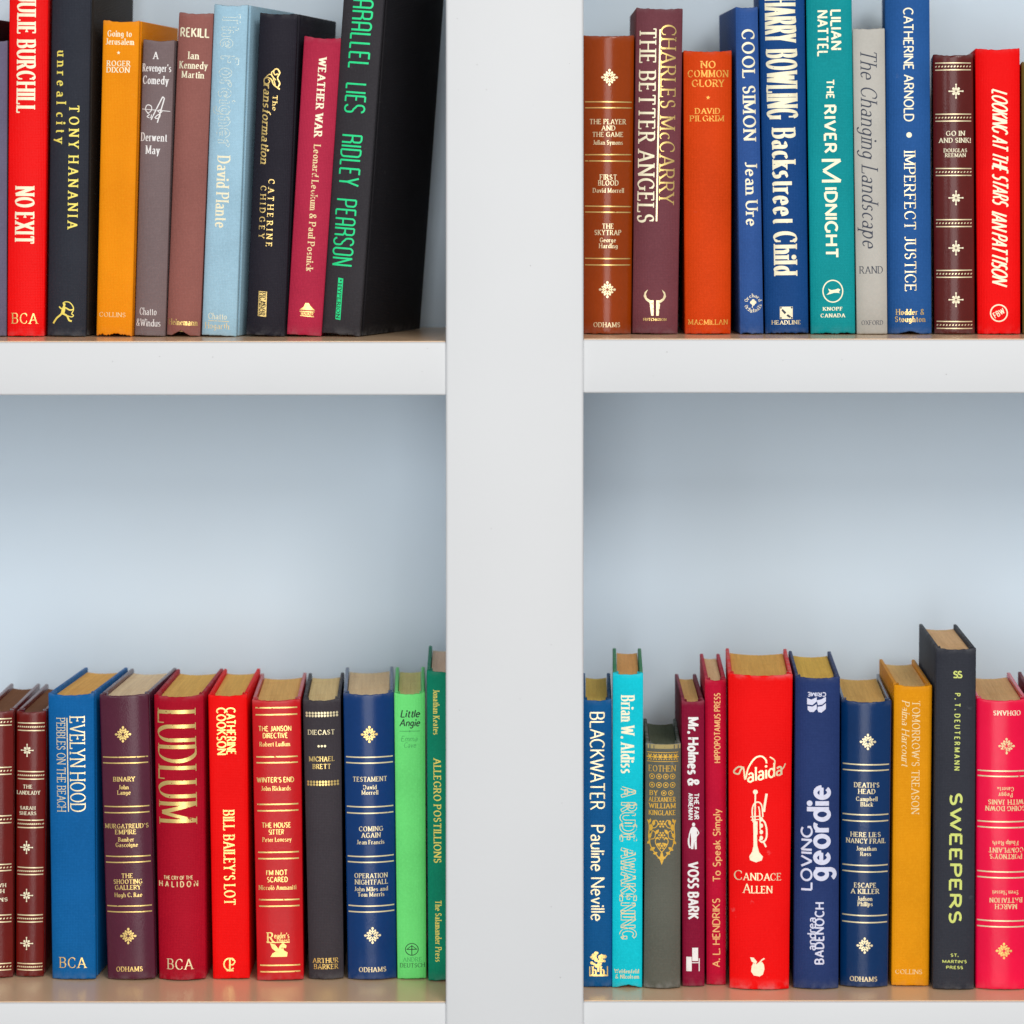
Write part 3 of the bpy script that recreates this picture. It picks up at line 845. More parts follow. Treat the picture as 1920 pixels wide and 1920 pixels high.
b = Book('UR', 1379, 1421, 1388, 1432, 12, 629, -32, '35599a', 'slim mid blue book with cream capitals and a round clover seal near its foot', bulge=.12, depth=DU, group=GUR, tail=.0014)
b.t('COOL SIMON', 1404, 159, 209, 22, -90, 'serifb', 'ivory')
b.t('Jean Ure', 1409, 363, 122, 21, -90, 'serifb', 'ivory', 'author_name')
f = b.flat()
for a in range(4): f.disc(b.P(1412 + 3*math.cos(a*math.pi/2), 567 + 3*math.sin(a*math.pi/2)), 3.1*b.k)
b.pl(f, [(1412,569),(1410,577)], 1.6); f.build('clover_emblem', 'ivory')
f = b.flat()
for i, ch in enumerate('Orchard'): a = math.radians(160 - i*23); f.text(ch, b.P(1412+14*math.cos(a), 568-14*math.sin(a)), 4.4*b.k, 6*b.k, math.degrees(a)-90, 'serifb')
for i, ch in enumerate('Originals'): a = math.radians(205 + i*17); f.text(ch, b.P(1412+14*math.cos(a), 568-14*math.sin(a)), 3.6*b.k, 6*b.k, math.degrees(a)+90, 'serifb')
f.build('publisher_name', 'ivory')

b = Book('UR', 1423, 1509, 1436, 1517, -44, 627, -12, '1f4a86', 'dark blue book with very large condensed cream lettering and a square stamp at its foot', bulge=.15, depth=DU, group=GUR, tail=.0014)
b.t('HARRY', 1464, 37, 84, 55, -90, 'serifx', 'ivory', 'author_name'); b.t('BOWLING', 1467, 158, 130, 55, -90, 'serifx', 'ivory', 'author_name')
b.t('Backstreet Child', 1472, 378, 275, 41, -90, 'serifx', 'ivory')
f = b.flat(); b.pf(f, [(1463,575),(1487,575),(1487,598),(1463,598)]); f.build('stamp_box', 'ivory')
f = b.flat()
for q in ([(1468,579),(1475,586),(1472,589),(1466,582)], [(1478,589),(1484,594),(1481,596),(1475,592)]): f.poly([b.P(*p) for p in q])
for c in ((1465,577),(1485,577),(1465,596),(1485,596)): f.disc(b.P(*c), 1.6*b.k)
f.build('stamp_mark', 'navy', 0.0001)
b.t('HEADLINE', 1475, 604.5, 54, 7, 0, 'serifb', 'pale', 'publisher_name')

b = Book('UR', 1512, 1597, 1521, 1604, -30, 630, -9, '0b959b', 'teal book with cream sans capitals and a leaping dog in a ring', bulge=.07, n=4, depth=DU, group=GUR, tail=.0012, worn=.2)
b.t('LILIAN', 1568, 56, 76, 18, -90, 'sansb', 'ivory', 'author_name'); b.t('NATTEL', 1543, 63, 88, 18, -90, 'sansb', 'ivory', 'author_name')
b.t('THE', 1557, 167, 38, 13, -90, 'sansb', 'ivory'); b.t('RIVER', 1557, 242, 92, 20, -90, 'sansb', 'ivory')
b.t('M', 1559, 320, 48, 35, -90, 'sans', 'ivory'); b.t('IDNIGHT', 1559, 418, 134, 21, -90, 'sansb', 'ivory')
f = b.flat(); f.ring(b.P(1562,546), 18.5*b.k, 2.2*b.k, 20.5*b.k); f.build('emblem_ring', 'ivory')
f = b.flat(); b.pf(f, [(1550,553),(1556,547),(1553,541),(1559,544),(1566,543),(1572,541),(1576,543),(1573,548),(1576,550),(1570,549),(1564,549),(1558,551)]); f.build('dog_emblem', 'ivory')
b.t('KNOPF', 1562, 579, 37, 6, 0, 'serifx', 'ivory', 'publisher_name'); b.t('CANADA', 1562, 591.5, 46, 6.5, 0, 'serifx', 'ivory', 'publisher_name')

b = Book('UR', 1599, 1659, 1607, 1664, 53, 629, -3, 'b9b6ae', 'thin pale grey paper covered book with dark italic title', 'paper', bulge=.07, n=3, depth=DU, group=GUR, head=.0004, tail=.0002, worn=.5)
b.t('The Changing Landscape', 1631, 281, 372, 29, -90, 'italic', 'navy')
b.t('RAND', 1634, 506, 43, 13, 0, 'serif', 'navy', 'author_name'); b.t('OXFORD', 1636, 605, 40, 8, 0, 'serif', 'navy', 'publisher_name')

b = Book('UR', 1661, 1744, 1666, 1748, -30, 629, -8, '2c5c9c', 'royal blue book with pale gold capitals divided by a round dot', bulge=.15, depth=DU, group=GUR, notch=[(0,.5,.0022)])
b.t('CATHERINE ARNOLD', 1705, 121, 213, 17, -90, 'sans', 'ivory', 'author_name', swell=1.2)
f = b.flat(); f.disc(b.P(1706,253), 5.2*b.k, n=16); f.build('round_dot', 'ivory')
b.t('IMPERFECT JUSTICE', 1708, 415, 263, 20, -90, 'serif', 'pale')
b.t('Hodder &', 1708, 585, 52, 10, 0, 'serifb', 'gold', 'publisher_name'); b.t('Stoughton', 1708, 598.5, 56, 10, 0, 'serifb', 'gold', 'publisher_name')

b = Book('UR', 1751, 1826, 1754, 1829, 101, 630, -7, '5f2422', 'maroon leather novel with dotted gilt bands and star ornaments beside the royal blue book', 'leather', bulge=.15, n=2.2, depth=DU, group=GUR)
drule(b, [(118,131),(214,227),(316,329),(412,425),(507,520),(603,616)], 'pale', 12, .88)
for y in (171,371,465,562): cross_star(b, 1794, y, 12.5, 'ivory')
b.t('GO IN', 1793, 250, 35, 8.5, 0, 'serifb', 'ivory'); b.t('AND SINK!', 1792, 263, 59, 8.5, 0, 'serifb', 'ivory')
b.t('DOUGLAS', 1793, 282, 43, 6.5, 0, 'serifb', 'ivory', 'author_name'); b.t('REEMAN', 1793, 291, 38, 6.5, 0, 'serifb', 'ivory', 'author_name')

b = Book('UR', 1830, 1913, 1835, 1914, 90, 631, -16, 'ff0018', 'vivid red book with slanted cream capitals and a small ringed monogram', bulge=.11, n=3, depth=DU, group=GUR, worn=.2)
b.t('LOOKING AT THE STARS', 1876, 278, 214, 27, -90, 'sansbi', 'ivory', swell=1.3); b.t('IAN PATTISON', 1875, 467, 134, 27, -90, 'sansbi', 'ivory', 'author_name', swell=1.3)
f = b.flat(); f.ring(b.P(1874,587), 15.5*b.k, 2.4*b.k); f.build('emblem_ring', 'ivory')
f = b.flat(); f.text('FBW', b.P(1874,587), 22*b.k, 10*b.k, 30, 'sansb'); f.build('monogram', 'ivory')
b = Book('UR', 1917, 1985, 1919, 1987, 115, 630, -10, '6a5a2a', 'olive brown book barely showing at the right frame edge of the upper shelf', bulge=.1, depth=DU, group=GUR)

# ================================================================== lower left shelf
DKP = (118, 78, 52)
def novel(sh, tl, tr, bl, br, ty, by, dx, lab, grp, **kw):
    return Book(sh, tl, tr, bl, br, ty, by, dx, '6e1f1c', lab, 'leather', bulge=.12, n=2.2, group=grp, page=DKP, **kw)
b = novel('LL', -36, 24, -38, 23, 1332, 1835, 52, 'maroon leather novel with dotted gilt bands cut off at the left frame edge', GLL)
drule(b, [(1348,1360),(1439,1452),(1530,1543),(1621,1633),(1716,1729),(1807,1819)], 'pale', 10)
for y, tx, L in ((1660,'HANDS',34), (1671,'HIGH',28), (1687,'SMITH',40)): b.t(tx, -6, y, L, 6.5, 180, 'serifb', 'ivory')
b = novel('LL', 30, 86, 29, 81, 1333, 1833, 52, 'maroon leather novel with dotted gilt bands and small stars beside the bright blue book', GLL)
drule(b, [(1356,1370),(1447,1461),(1538,1552),(1627,1640),(1716,1729),(1807,1819)], 'pale', 13)
for y in (1407,1589,1679,1769): cross_star(b, 51 if y < 1500 else 50, y, 11, 'ivory')
b.t('THE', 52, 1475, 18, 6.5, 0, 'serifb', 'ivory'); b.t('LANDLADY', 53, 1486.5, 44, 6.5, 0, 'serifb', 'ivory')
b.t('SARAH', 52, 1515, 29, 6, 0, 'serifb', 'ivory', 'author_name'); b.t('SHEARS', 52, 1525, 32, 6, 0, 'serifb', 'ivory', 'author_name')

b = Book('LL', 89, 176, 97, 179, 1300, 1838, 66, '1265a6', 'bright blue book with two lines of thin gold capitals and orange toned pages', bulge=.08, n=3.2, group=GLL, page=(222,166,92), head=.0016)
b.t('EVELYN HOOD', 146, 1433, 178, 27, -90, 'light', 'pale', 'author_name', swell=1.3)
b.t('PEBBLES ON THE BEACH', 115, 1434, 175, 16, -90, 'light', 'pale', swell=1.25)
f = b.flat(); b.pl(f, [(126,1346),(129,1522)], 1.8); f.build('gilt_rule', 'pale')
b.t('BCA', 137, 1805, 50, 19, 0, 'serif', 'gold', 'publisher_name')

b = Book('LL', 185, 277, 201, 291, 1302, 1839, 56, '59283a', 'aubergine leather omnibus with gilt double bands between the blue and crimson books', 'leather', bulge=.09, n=2.6, group=GLL, page=(214,186,150), rough=.27)
fleuron(b, 231, 1377, 15.5); fleuron(b, 241, 1755, 15.5)
for y in (1420,1431,1512.5,1524,1606,1617,1699,1710): b.band(y, 'gold', 2.2)
for tx, cx, cy, L in (('BINARY',233,1461,41),("MURGATREUD'S",237,1549,82),('EMPIRE',236,1560,40),('THE',239,1642,22),('SHOOTING',240,1653,54),('GALLERY',240,1664,49)): b.t(tx, cx, cy, L, 8, 0, 'serifb', 'gold')
for tx, cx, cy, L in (('John',232,1476,19),('Lange',233,1486,25),('Bamber',237,1574,30),('Gascoigne',238,1584,42),('Hugh C. Rae',241,1678,52)): b.t(tx, cx, cy, L, 7.5, 0, 'serifb', 'gold', 'author_name')
b.t('ODHAMS', 243, 1817, 50, 8.5, 0, 'serifb', 'gold', 'publisher_name')

b = Book('LL', 287, 380, 297, 385, 1304, 1840, 40, 'b0062c', 'crimson book with very large gilt capitals running down its spine', bulge=.15, n=2.2, group=GLL, page=(212,166,90))
b.t('LUDLUM', 332, 1438, 212, 70, -90, 'didot', 'gold', 'author_name')
b.t('THE CRY OF THE', 334, 1646, 56, 6.5, 0, 'sansb', 'cream'); b.t('HALIDON', 334, 1658, 74, 10, 0, 'sansb', 'cream', track=.22)
b.t('BCA', 338, 1808, 48, 19, 0, 'serif', 'pale', 'publisher_name')

b = Book('LL', 390, 463, 399, 468, 1302, 1837, 27, 'ff0006', 'bright red book with interlocked gold capitals and a round monogram', bulge=.06, n=5, group=GLL, page=(204,158,84), worn=.1)
b.t('CATHERINE', 433, 1371, 89, 16, -90, 'sansb', 'gold', 'author_name'); b.t('COOKSON', 415, 1371, 89, 16, -90, 'sansb', 'gold', 'author_name')
b.t("BILL BAILEY'S LOT", 430, 1608, 178, 20, -90, 'serifb', 'gold')
f = b.flat(); f.ring(b.P(430,1808), 10*b.k, 2.6*b.k, 11*b.k, 40, 320); b.pl(f, [(431,1798),(431,1820)], 3); b.pl(f, [(424,1798),(436,1797),(441,1803),(437,1809),(431,1809)], 2.4); b.pl(f, [(425,1820),(438,1820)], 2.2)
f.build('monogram', 'gold')

b = Book('LL', 472, 563, 482, 569, 1311, 1840, 14, 'cc021e', 'red leather omnibus with gilt double bands and a winged horse emblem', 'leather', bulge=.06, n=3, group=GLL, page=(206,160,98), rough=.34)
for y in (1327,1340,1419,1430,1508,1520,1598,1610,1687,1699,1810,1822): b.band(y, 'gold', 2.6, .86)
for tx, cx, cy, L in (('THE JANSON',515,1366,62),('DIRECTIVE',516,1379,47),("WINTER'S END",516,1462,70),('THE HOUSE',518,1547,55),('SITTER',518,1560,29),("I'M NOT",519,1636,40),('SCARED',520,1649,39)): b.t(tx, cx, cy, L, 9, 0, 'sansb', 'gold')
for tx, cx, cy, L in (('Robert Ludlum',515,1395,57),('John Rickards',517,1478,56),('Peter Lovesey',519,1574,54),('Niccol` Ammaniti',520,1664,70)): b.t(tx, cx, cy, L, 8, 0, 'serifb', 'gold', 'author_name')
b.t('R', 507, 1757, 13, 17, 0, 'serifb', 'gold', 'publisher_name'); b.t("eader's", 528, 1754, 28, 10, 0, 'serifb', 'gold', 'publisher_name'); b.t('Digest', 531, 1763, 24, 7, 0, 'serifb', 'gold', 'publisher_name')
f = b.flat(); b.pl(f, [(500,1767),(543,1767)], 1.8)
b.pf(f, [(507,1794),(511,1787),(517,1784),(510,1778),(506,1768),(516,1771),(522,1779),(525,1772),(531,1768),(537,1773),(536,1778),(531,1777),(532,1782),(539,1786),(538,1794)])
f.build('winged_horse_emblem', 'gold')

b = Book('LL', 567, 638, 579, 644, 1311, 1838, 9, '433e43', 'charcoal book with beaded gilt rows and three dots in its upper half', bulge=.13, n=2.4, group=GLL, page=(216,186,134), rough=.7)
b.dots(1337, 11, 2.3, 'pale', .80, 2, 5.2, 0); b.dots(1466, 11, 2.3, 'gold', .80, 2, 5.2, 0)
b.t('DIECAST', 602, 1373, 50, 8.5, 0, 'serifb', 'pale')
f = b.flat(); [f.disc(b.P(x, 1399), 2.2*b.k) for x in (597,603,609)]; f.build('three_dots', 'pale')
b.t('MICHAEL', 603, 1423, 48, 8.5, 0, 'serifb', 'gold', 'author_name'); b.t('BRETT', 603, 1437, 34, 8.5, 0, 'serifb', 'gold', 'author_name')
b.t('ARTHUR', 610, 1801, 48, 8.5, 0, 'serifb', 'goldw', 'publisher_name'); b.t('BARKER', 611, 1812.5, 45, 8.5, 0, 'serifb', 'goldw', 'publisher_name')

b = Book('LL', 643, 738, 652, 743, 1300, 1839, 2, '0e3c74', 'navy blue leather omnibus with gilt double bands beside the apple green book', 'leather', bulge=.13, n=2.2, group=GLL, page=(200,172,136), rough=.25)
fleuron(b, 692, 1377, 16); fleuron(b, 698, 1754, 16, 'pale')
for y in (1420,1431,1513,1525,1606,1617,1699,1710): b.band(y, 'pale', 2.4)
for tx, cx, cy, L in (('TESTAMENT',693,1461,64),('COMING',695,1554,45),('AGAIN',695,1566,36),('OPERATION',695,1642,62),('NIGHTFALL',696,1654,62)): b.t(tx, cx, cy, L, 8.5, 0, 'serifb', 'pale')
for tx, cx, cy, L in (('David',693,1476,25),('Morrell',693,1486,31),('Jean Francis',694,1579,52),('John Miles and',695,1667,63),('Tom Morris',695,1677,50)): b.t(tx, cx, cy, L, 7.5, 0, 'serifb', 'pale', 'author_name')
b.t('ODHAMS', 698, 1818, 51, 8.5, 0, 'serifb', 'pale', 'publisher_name')

b = Book('LL', 739, 797, 745, 799, 1299, 1837, 1, '74ea80', 'apple green book with dark green italic title', bulge=.09, n=3, group=GLL, page=(190,172,118), worn=.15, rough=.5)
b.t('Little', 770, 1338, 36, 13, 0, 'sansi', 'dgreen', swell=1.3); b.t('Angie', 769, 1355, 38, 13, 0, 'sansi', 'dgreen', swell=1.3)
b.t('Emma', 768, 1385, 31, 9.5, 0, 'sansi', 'mgreen', 'author_name', swell=.8); b.t('Cave', 769, 1397, 23, 9.5, 0, 'sansi', 'mgreen', 'author_name', swell=.8)
f = b.flat(); b.pl(f, [(749,1371),(787,1371)], 1.1); f.disc(b.P(768,1371), 1.7*b.k); f.build('thin_rule', 'mgreen')
f = b.flat(); f.ring(b.P(772,1780), 12*b.k, 1.4*b.k, 11*b.k); b.pl(f, [(762,1780),(782,1780)], 1.4); b.pl(f, [(772,1772),(772,1790)], 1.6); b.pl(f, bezpath([(763,1780),(772,1774),(781,1780)]), 1.2); f.build('emblem_ring', 'dgreen')
b.t('ANDRE', 773, 1799, 35, 7.5, 0, 'serif', 'mgreen', 'publisher_name'); b.t('DEUTSCH', 773, 1810, 46, 7.5, 0, 'serif', 'dgreen', 'publisher_name')

b = Book('LL', 800, 862, 803, 862, 1257, 1841, 2, '0c8c6c', 'sea green book with golden lettering half hidden behind the white upright', bulge=.10, n=2.6, group=GLL, page=(184,158,138), tail=.0014)
b.t('Jonathan Keates', 818, 1335, 85, 11, -90, 'serifb', 'yellow', 'author_name')
b.t('ALLEGRO POSTILLIONS', 820, 1520, 196, 13, -90, 'serifb', 'yellow')
b.t('The Salamander Press', 822, 1746, 115, 11, -90, 'serifb', 'yellow', 'publisher_name')

# ================================================================== lower right shelf
b = Book('LR', 1090, 1147, 1090, 1149, 1311, 1852, -1, '0c5a92', 'deep blue book with thin gold lettering and a golden tree emblem beside the upright', bulge=.07, n=3, group=GLR, page=(190,158,84))
b.t('BLACKWATER', 1120, 1427, 184, 26, -90, 'sans', 'pale', swell=.95)
b.t('Pauline Neville', 1121, 1637, 180, 25, -90, 'sans', 'pale', 'author_name', swell=.95)
f = b.flat()
rn = random.Random(4)
for i in range(30):
    a, r = rn.uniform(0, 6.28), 15 * math.sqrt(rn.random())
    f.disc(b.P(1122 + r*math.cos(a), 1799 + r*0.85*math.sin(a)), rn.uniform(2, 4)*b.k, n=7)
b.pl(f, [(1122,1806),(1122,1822)], 4)
b.pl(f, [(1105,1829),(1140,1829)], 3); b.pl(f, [(1106,1812),(1106,1828)], 2); b.pl(f, [(1139,1812),(1139,1828)], 2)
f.text('h h', b.P(1122,1820), 24*b.k, 15*b.k, 0, 'serifx'); f.build('tree_emblem', 'gold')

b = Book('LR', 1149, 1206, 1148, 1204, 1262, 1853, -2, '00cbdc', 'turquoise book with pale outlined art lettering taller than its neighbours', bulge=.05, n=4, group=GLR, page=(202,148,92), worn=.3, sidec='3a8c5c', notch=[(.1,.8,.0022)])
b.t('Brian W. Aldiss', 1177, 1377, 146, 24, -90, 'serifx', 'ivory', 'author_name', swell=.9)
b.t('A RUDE AWAKENING', 1178, 1618, 286, 26, -90, 'sansb', 'cream', outline=True, swell=1.1)
b.t('Weidenfeld', 1175, 1821, 46, 7, 0, 'serifb', 'cream', 'publisher_name'); b.t('& Nicolson', 1176, 1831, 44, 7, 0, 'serifb', 'cream', 'publisher_name')

b = Book('LR', 1211, 1277, 1207, 1276, 1394, 1855, -6, '62635a', 'small old grey green book with faded ornamental gold stamping', bulge=.13, n=2.5, group=GLR, page=(96,100,84), worn=.9, Ld=.118, head=.0005)
f = b.flat(); b.pf(f, [(1215,1396),(1276,1396),(1276,1404),(1215,1404)]); f.build('worn_edge', 'tan')
f = b.flat(); b.pl(f, [(1214,1411),(1272,1411)], 1.2); b.pl(f, [(1214,1428),(1272,1428)], 1.2)
for i in range(6):
    x = 1219 + i*9.6; f.disc(b.P(x, 1419), 3.3*b.k, n=8)
    for a in range(6): f.disc(b.P(x + 4.6*math.cos(a*1.05), 1419.5 + 5*math.sin(a*1.05)), 1.4*b.k, n=6)
f.build('ornament_band', 'must')
b.t('EOTHEN', 1242, 1441, 50, 11, 0, 'serif', 'must')
f = b.flat()
for yy in (1456, 1472):
    for i in range(4):
        c = b.P(1223 + i*12.8, yy); f.ring(c, 4.6*b.k, 1.2*b.k); f.disc(c, 2.0*b.k, n=7)
for i in range(2):
    c = b.P(1245 + i*13, 1487); f.ring(c, 4.4*b.k, 1.2*b.k); f.disc(c, 2.0*b.k, n=7)
f.build('rosette_rows', 'must')
b.t('BY', 1226, 1487, 15, 8.5, 0, 'serifb', 'must', 'author_name')
for tx, cy in (('ALEXANDER',1499),('WILLIAM',1511),('KINGLAKE',1524)): b.t(tx, 1242, cy, 50, 8.5, 0, 'serifb', 'must', 'author_name')
f = b.flat(); rn = random.Random(9)
for sx in (-1, 1):
    P0 = (1241, 1618)
    b.pl(f, bezpath([(1241,1614),(1241+sx*10,1603),(1241+sx*20,1588),(1241+sx*24,1570),(1241+sx*23,1550),(1241+sx*26,1538)]), 2.0)
    b.pl(f, bezpath([(1241,1598),(1241+sx*8,1588),(1241+sx*12,1578),(1241+sx*8,1570),(1241+sx*4,1575)]), 1.6)
    b.pl(f, bezpath([(1241+sx*24,1575),(1241+sx*14,1572),(1241+sx*12,1562),(1241+sx*17,1558),(1241+sx*19,1564)]), 1.5)
    b.pl(f, bezpath([(1241+sx*23,1553),(1241+sx*12,1552),(1241+sx*7,1544),(1241+sx*11,1538),(1241+sx*15,1543)]), 1.5)
    for x, y, r, a in ((17,1592,5,.6),(12,1600,4,.4),(22,1568,5,1.2),(20,1552,6,1.5),(6,1583,4,.2),(9,1560,5,.9),(15,1543,5,1.4),(24,1580,4,.9),(4,1608,3.4,.2),(9,1572,3,.2),(22,1540,4,1.2)):
        cxx, cyy = 1241 + sx*x, y; ca, sa = math.cos(a*sx), math.sin(a*sx)
        b.pf(f, [(cxx + 1.2*r*ca*u_ - r*.62*v_*sa, cyy + 1.2*r*sa*u_ + r*.62*v_*ca) for u_, v_ in ((-1,0),(-.4,.9),(.4,.8),(1,0),(.4,-.8),(-.4,-.9))])
for y, r in ((1566,5),(1545,5.5),(1586,5)):
    f.disc(b.P(1241,y), r*.5*b.k, n=8)
    for a in range(6): f.disc(b.P(1241 + r*math.cos(a*1.047), y + r*math.sin(a*1.047)), r*.36*b.k, n=7)
b.pf(f, [(1241,1622),(1237,1611),(1239,1600),(1241,1596),(1243,1600),(1245,1611)])
f.build('floral_ornament', 'must')

b = Book('LR', 1278, 1321, 1280, 1321, 1313, 1851, -14, '8c1a38', 'slim maroon book with bold white lettering and a white standing figure silhouette', bulge=.10, n=2.6, group=GLR, page=(204,164,104))
b.t('Mr. Holmes &', 1300, 1409, 129, 19, -90, 'sansb', 'white', swell=1.2)
b.t('THE FAIR', 1306, 1512, 50, 8, -90, 'sansb', 'white', swell=1.1); b.t('ARMENIAN', 1295, 1512, 50, 8, -90, 'sansb', 'white', swell=1.1)
b.t('VOSS BARK', 1300, 1670, 108, 18, -90, 'sansb', 'white', 'author_name', swell=1.25)
f = b.flat(); f.disc(b.P(1300.5,1546), 3.0*b.k, 3.6*b.k)
b.pf(f, [(1298,1550),(1303,1550),(1306.5,1553),(1307,1562),(1306,1576),(1306.5,1592),(1303,1592.5),(1301.5,1578),(1300,1592),(1295.5,1592),(1296,1574),(1295,1562),(1295.5,1553)])
b.pl(f, [(1306,1554),(1310.5,1562),(1306,1568)], 2.2); b.pl(f, [(1296,1554),(1293,1564),(1291.5,1574)], 2.2); b.pl(f, bezpath([(1291.5,1572),(1291.5,1582),(1294,1590)]), 3.2); f.build('figure_silhouette', 'white')
f = b.flat(); b.pf(f, [(1287,1794),(1297,1794),(1297,1821),(1287,1821)]); b.pf(f, [(1298,1777),(1309,1777),(1309,1802),(1298,1802)]); b.pl(f, [(1297,1805),(1312,1805)], 1.6); b.pl(f, [(1311,1797),(1311,1821)], 1.8); f.build('publisher_mark', 'white')

b = Book('LR', 1322, 1362, 1325, 1361, 1273, 1848, -11, 'c20f38', 'thin rose red book with peach lettering reading upwards', bulge=.12, n=2.4, group=GLR, page=(206,172,130))
b.t('HIPPOPOTAMUS PRESS', 1345, 1365, 131, 10.5, 90, 'sansb', 'peach', 'publisher_name')
b.t('To Speak Simply', 1344, 1585, 137, 13, 90, 'sans', 'peach', swell=1.2)
b.t('A. L. HENDRIKS', 1343, 1749, 129, 13, 90, 'sans', 'peach', 'author_name', swell=1.2)

b = Book('LR', 1366, 1487, 1369, 1480, 1264, 1857, -8, 'ff000c', 'widest scarlet book with a cream trumpet drawing and handwritten style title', bulge=.09, n=2.8, group=GLR, page=(196,148,78), worn=.8)
f = b.flat()
b.pl(f, bezpath([(1396,1440),(1386,1439),(1378,1446),(1378,1451),(1386,1452),(1390,1444),(1395,1442),(1398,1462),(1404,1440),(1416,1422),(1428,1418),(1436,1424),(1438,1431)]), 3.0)
f.text('alaida', b.P(1435,1447), 68*b.k, 25*b.k, 13, 'sansi', swell=1.15)
b.pl(f, bezpath([(1452,1438),(1453,1426),(1444,1419)]), 2.4); b.pl(f, bezpath([(1466,1444),(1470,1439),(1473,1432)]), 2.2)
f.build('title', 'pale')
f = b.flat(); f.disc(b.P(1417,1485), 4.6*b.k, n=12)
b.pl(f, [(1417,1486),(1416,1545)], 2.8)
b.pf(f, [(1413,1540),(1419,1540),(1420.5,1585),(1424,1598),(1431,1606),(1429,1613),(1418,1617),(1407,1613),(1405.5,1606),(1411,1597),(1413.5,1585)])
b.pl(f, bezpath([(1413,1542),(1411,1520),(1415,1507),(1423,1504),(1429,1511),(1431,1532)]), 2.6); b.pl(f, bezpath([(1423,1512),(1425,1524),(1426,1556)]), 2.4)
b.pl(f, [(1438,1488),(1434,1512),(1433,1522)], 4.4)
b.pl(f, bezpath([(1426,1535),(1434,1541),(1438,1556),(1437,1572),(1430,1579),(1424,1574)]), 3.2)
for y in (1536, 1548, 1560, 1571): f.disc(b.P(1428, y), 3.4*b.k, 4.2*b.k)
b.pl(f, [(1431,1576),(1437,1588)], 3.2)
b.pl(f, [(1408,1532),(1427,1530)], 1.8); b.pl(f, [(1409,1538),(1427,1536)], 1.8); b.pl(f, [(1420,1565),(1420,1540)], 2)
f.build('trumpet_drawing', 'ivory')
b.t('C', 1385, 1642, 16, 17, 0, 'serif', 'pale', 'author_name'); b.t('ANDACE', 1430, 1644, 71, 13, 0, 'serif', 'pale', 'author_name', swell=1.2)
b.t('A', 1401, 1666, 14, 17, 0, 'serif', 'pale', 'author_name'); b.t('LLEN', 1429, 1668, 39, 13, 0, 'serif', 'pale', 'author_name', swell=1.2)
f = b.flat(); b.pf(f, [(1410,1812),(1413,1806),(1419,1808),(1424,1804),(1430,1804),(1433,1809),(1434,1817),(1431,1827),(1425,1831),(1414,1829),(1409,1822)]); b.pf(f, [(1407,1795),(1414,1796),(1420,1803),(1418,1808),(1410,1803)]); b.pl(f, [(1424,1806),(1429,1800),(1434,1797)], 2.6); f.build('apple_emblem', 'ivory')

b = Book('LR', 1492, 1576, 1489, 1573, 1269, 1856, -15, '2c3d6e', 'slate blue book with big white lowercase lettering reading upwards', bulge=.12, n=2.6, group=GLR, page=(206,164,78))
b.t('CRIME', 1532, 1302, 35, 7, 180, 'sansb', 'lilac', 'series_name', swell=1.15)
f = b.flat()
b.pf(f, [(1514,1309),(1522,1312),(1532,1307),(1532,1315),(1524,1322),(1514,1321)]); b.pf(f, [(1532,1313),(1541,1311),(1549,1306),(1549,1315),(1542,1321),(1534,1322)])
b.pf(f, [(1515,1324),(1524,1325),(1532,1320),(1532,1329),(1526,1335),(1519,1335),(1515,1331)]); b.pf(f, [(1534,1325),(1542,1324),(1549,1318),(1549,1329),(1541,1336),(1535,1335),(1533,1330)])
f.build('wave_emblem', 'lilac')
b.t('geordie', 1534, 1562, 180, 41, 90, 'sansb', 'lilac', swell=1.0)
b.t('LOVING', 1513, 1609, 122, 19, 90, 'sans', 'lilac', swell=1.35)
b.t('andrea', 1522, 1751, 62, 15, 90, 'sans', 'lilac', 'author_name', swell=1.2); b.t('BADENOCH', 1537, 1750, 117, 15.5, 90, 'sansb', 'lilac', 'author_name')

b = Book('LR', 1579, 1673, 1577, 1666, 1314, 1853, -19, '0c3766', 'navy leather omnibus with gilt double bands beside the mustard yellow book', 'leather', bulge=.14, n=2.2, group=GLR, page=(208,164,96), rough=.24)
fleuron(b, 1628, 1391, 15.5, 'pale'); fleuron(b, 1622, 1773, 15.5, 'pale')
for y in (1434,1445,1528,1540,1623,1635,1717,1730): b.band(y, 'pale', 2.4)
for tx, cx, cy, L in (("DEATH'S",1626,1472,47),('HEAD',1626,1484,32),('HERE LIES',1624,1565,56),('NANCY FRAIL',1625,1577,74),('ESCAPE',1623,1660,41),('A KILLER',1623,1671.5,53)): b.t(tx, cx, cy, L, 8.5, 0, 'serifb', 'pale')
for tx, cx, cy, L in (('Campbell',1626,1498,40),('Black',1626,1508,23),('Jonathan',1625,1591,38),('Ross',1624,1601,20),('Judson',1622,1685,28),('Philips',1623,1695,28)): b.t(tx, cx, cy, L, 7.5, 0, 'serifb', 'pale', 'author_name')
b.t('ODHAMS', 1620, 1836, 51, 8.5, 0, 'serifb', 'pale', 'publisher_name')

b = Book('LR', 1677, 1748, 1672, 1742, 1284, 1850, -30, 'ea9a04', 'mustard yellow book with faint cream title and its left cover showing', bulge=.05, n=5, group=GLR, page=(206,166,108), worn=.15)
b.t("TOMORROW'S TREASON", 1717, 1420, 212, 14, -90, 'serif', 'cream'); b.t('Palma Harcourt', 1698, 1377, 123, 13, -90, 'italic', 'cream', 'author_name', swell=1.3)
b.t('COLLINS', 1704, 1822, 50, 8, 0, 'serif', 'cream', 'publisher_name')

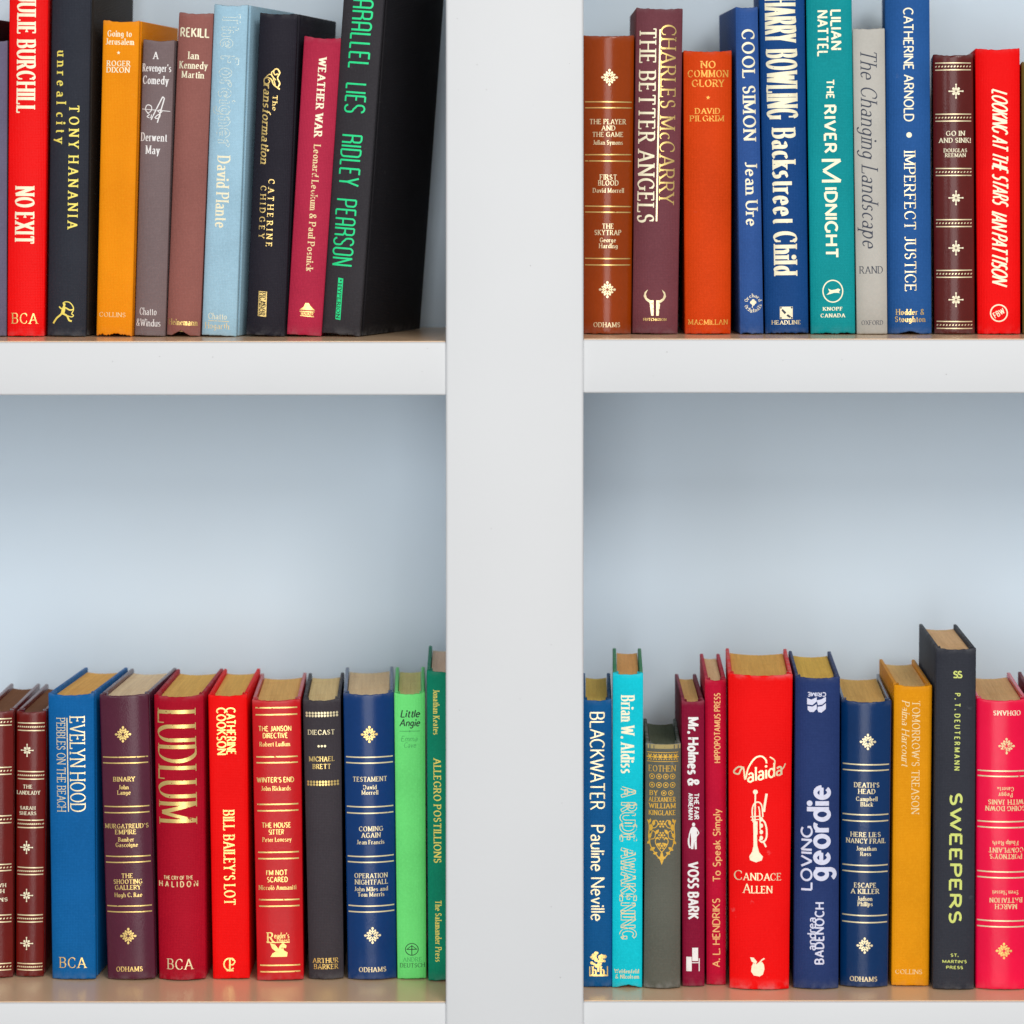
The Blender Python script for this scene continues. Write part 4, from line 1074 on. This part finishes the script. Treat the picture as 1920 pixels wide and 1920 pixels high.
b = Book('LR', 1756, 1831, 1750, 1827, 1215, 1857, -34, '383a42', 'tallest dark slate book on the lower right shelf with lime green capitals', bulge=.08, n=3.2, group=GLR, page=(204,164,122))
f = b.flat()
for sx in (0, 8): b.pl(f, bezpath([(1797+sx-2,1260),(1791+sx,1259),(1789+sx,1263),(1795+sx,1266),(1794+sx,1270),(1788+sx,1270)]), 2.6)
f.build('twin_curl_emblem', 'lime')
b.t('P. T. DEUTERMANN', 1795, 1372, 145, 9.5, -90, 'sansb', 'lime', 'author_name', track=.18)
b.t('SWEEPERS', 1792, 1609, 247, 20, -90, 'sansb', 'lime', swell=1.0, track=-.03)
for tx, cy, L in (('ST.',1791,15),("MARTIN'S",1803,46),('PRESS',1814,32)): b.t(tx, 1790, cy, L, 5, 0, 'sansb', 'lime', 'publisher_name')

b = Book('LR', 1833, 1928, 1831, 1930, 1311, 1857, -30, 'ff0048', 'pinkish red leather omnibus with upside down gilt titles at the right frame edge', 'leather', bulge=.10, n=2.4, group=GLR, page=(204,160,112), rough=.26, worn=.2)
fleuron(b, 1888, 1399, 15.5, 'cream'); fleuron(b, 1883, 1783, 15.5, 'goldw')
for y in (1446,1456,1541,1552,1635,1646,1727,1738): b.band(y, 'pale', 2.4, .95)
b.t('ODHAMS', 1889, 1337, 51, 8.5, 180, 'serifb', 'ivory', 'publisher_name')
for tx, cy, L in (('WITH JANIS',1504,66),('GOING DOWN',1516,76),('COMPLAINT',1594,65),("PORTNOY'S",1606,60),('BATTALION',1688,61),('MARCH',1700,41)): b.t(tx, 1887, cy, L, 8.5, 180, 'serifb', 'cream')
for tx, cy, L in (('Caserta',1480,31),('Peggy',1491,26),('Philip Roth',1581,48),('Sven Hassel',1674,48)): b.t(tx, 1886, cy, L, 7.5, 180, 'serifb', 'cream', 'author_name')
b = Book('LR', 1934, 1990, 1936, 1992, 1309, 1857, -26, '7a2434', 'wine red book barely showing at the right frame edge beside the pinkish red omnibus', bulge=.1, group=GLR)
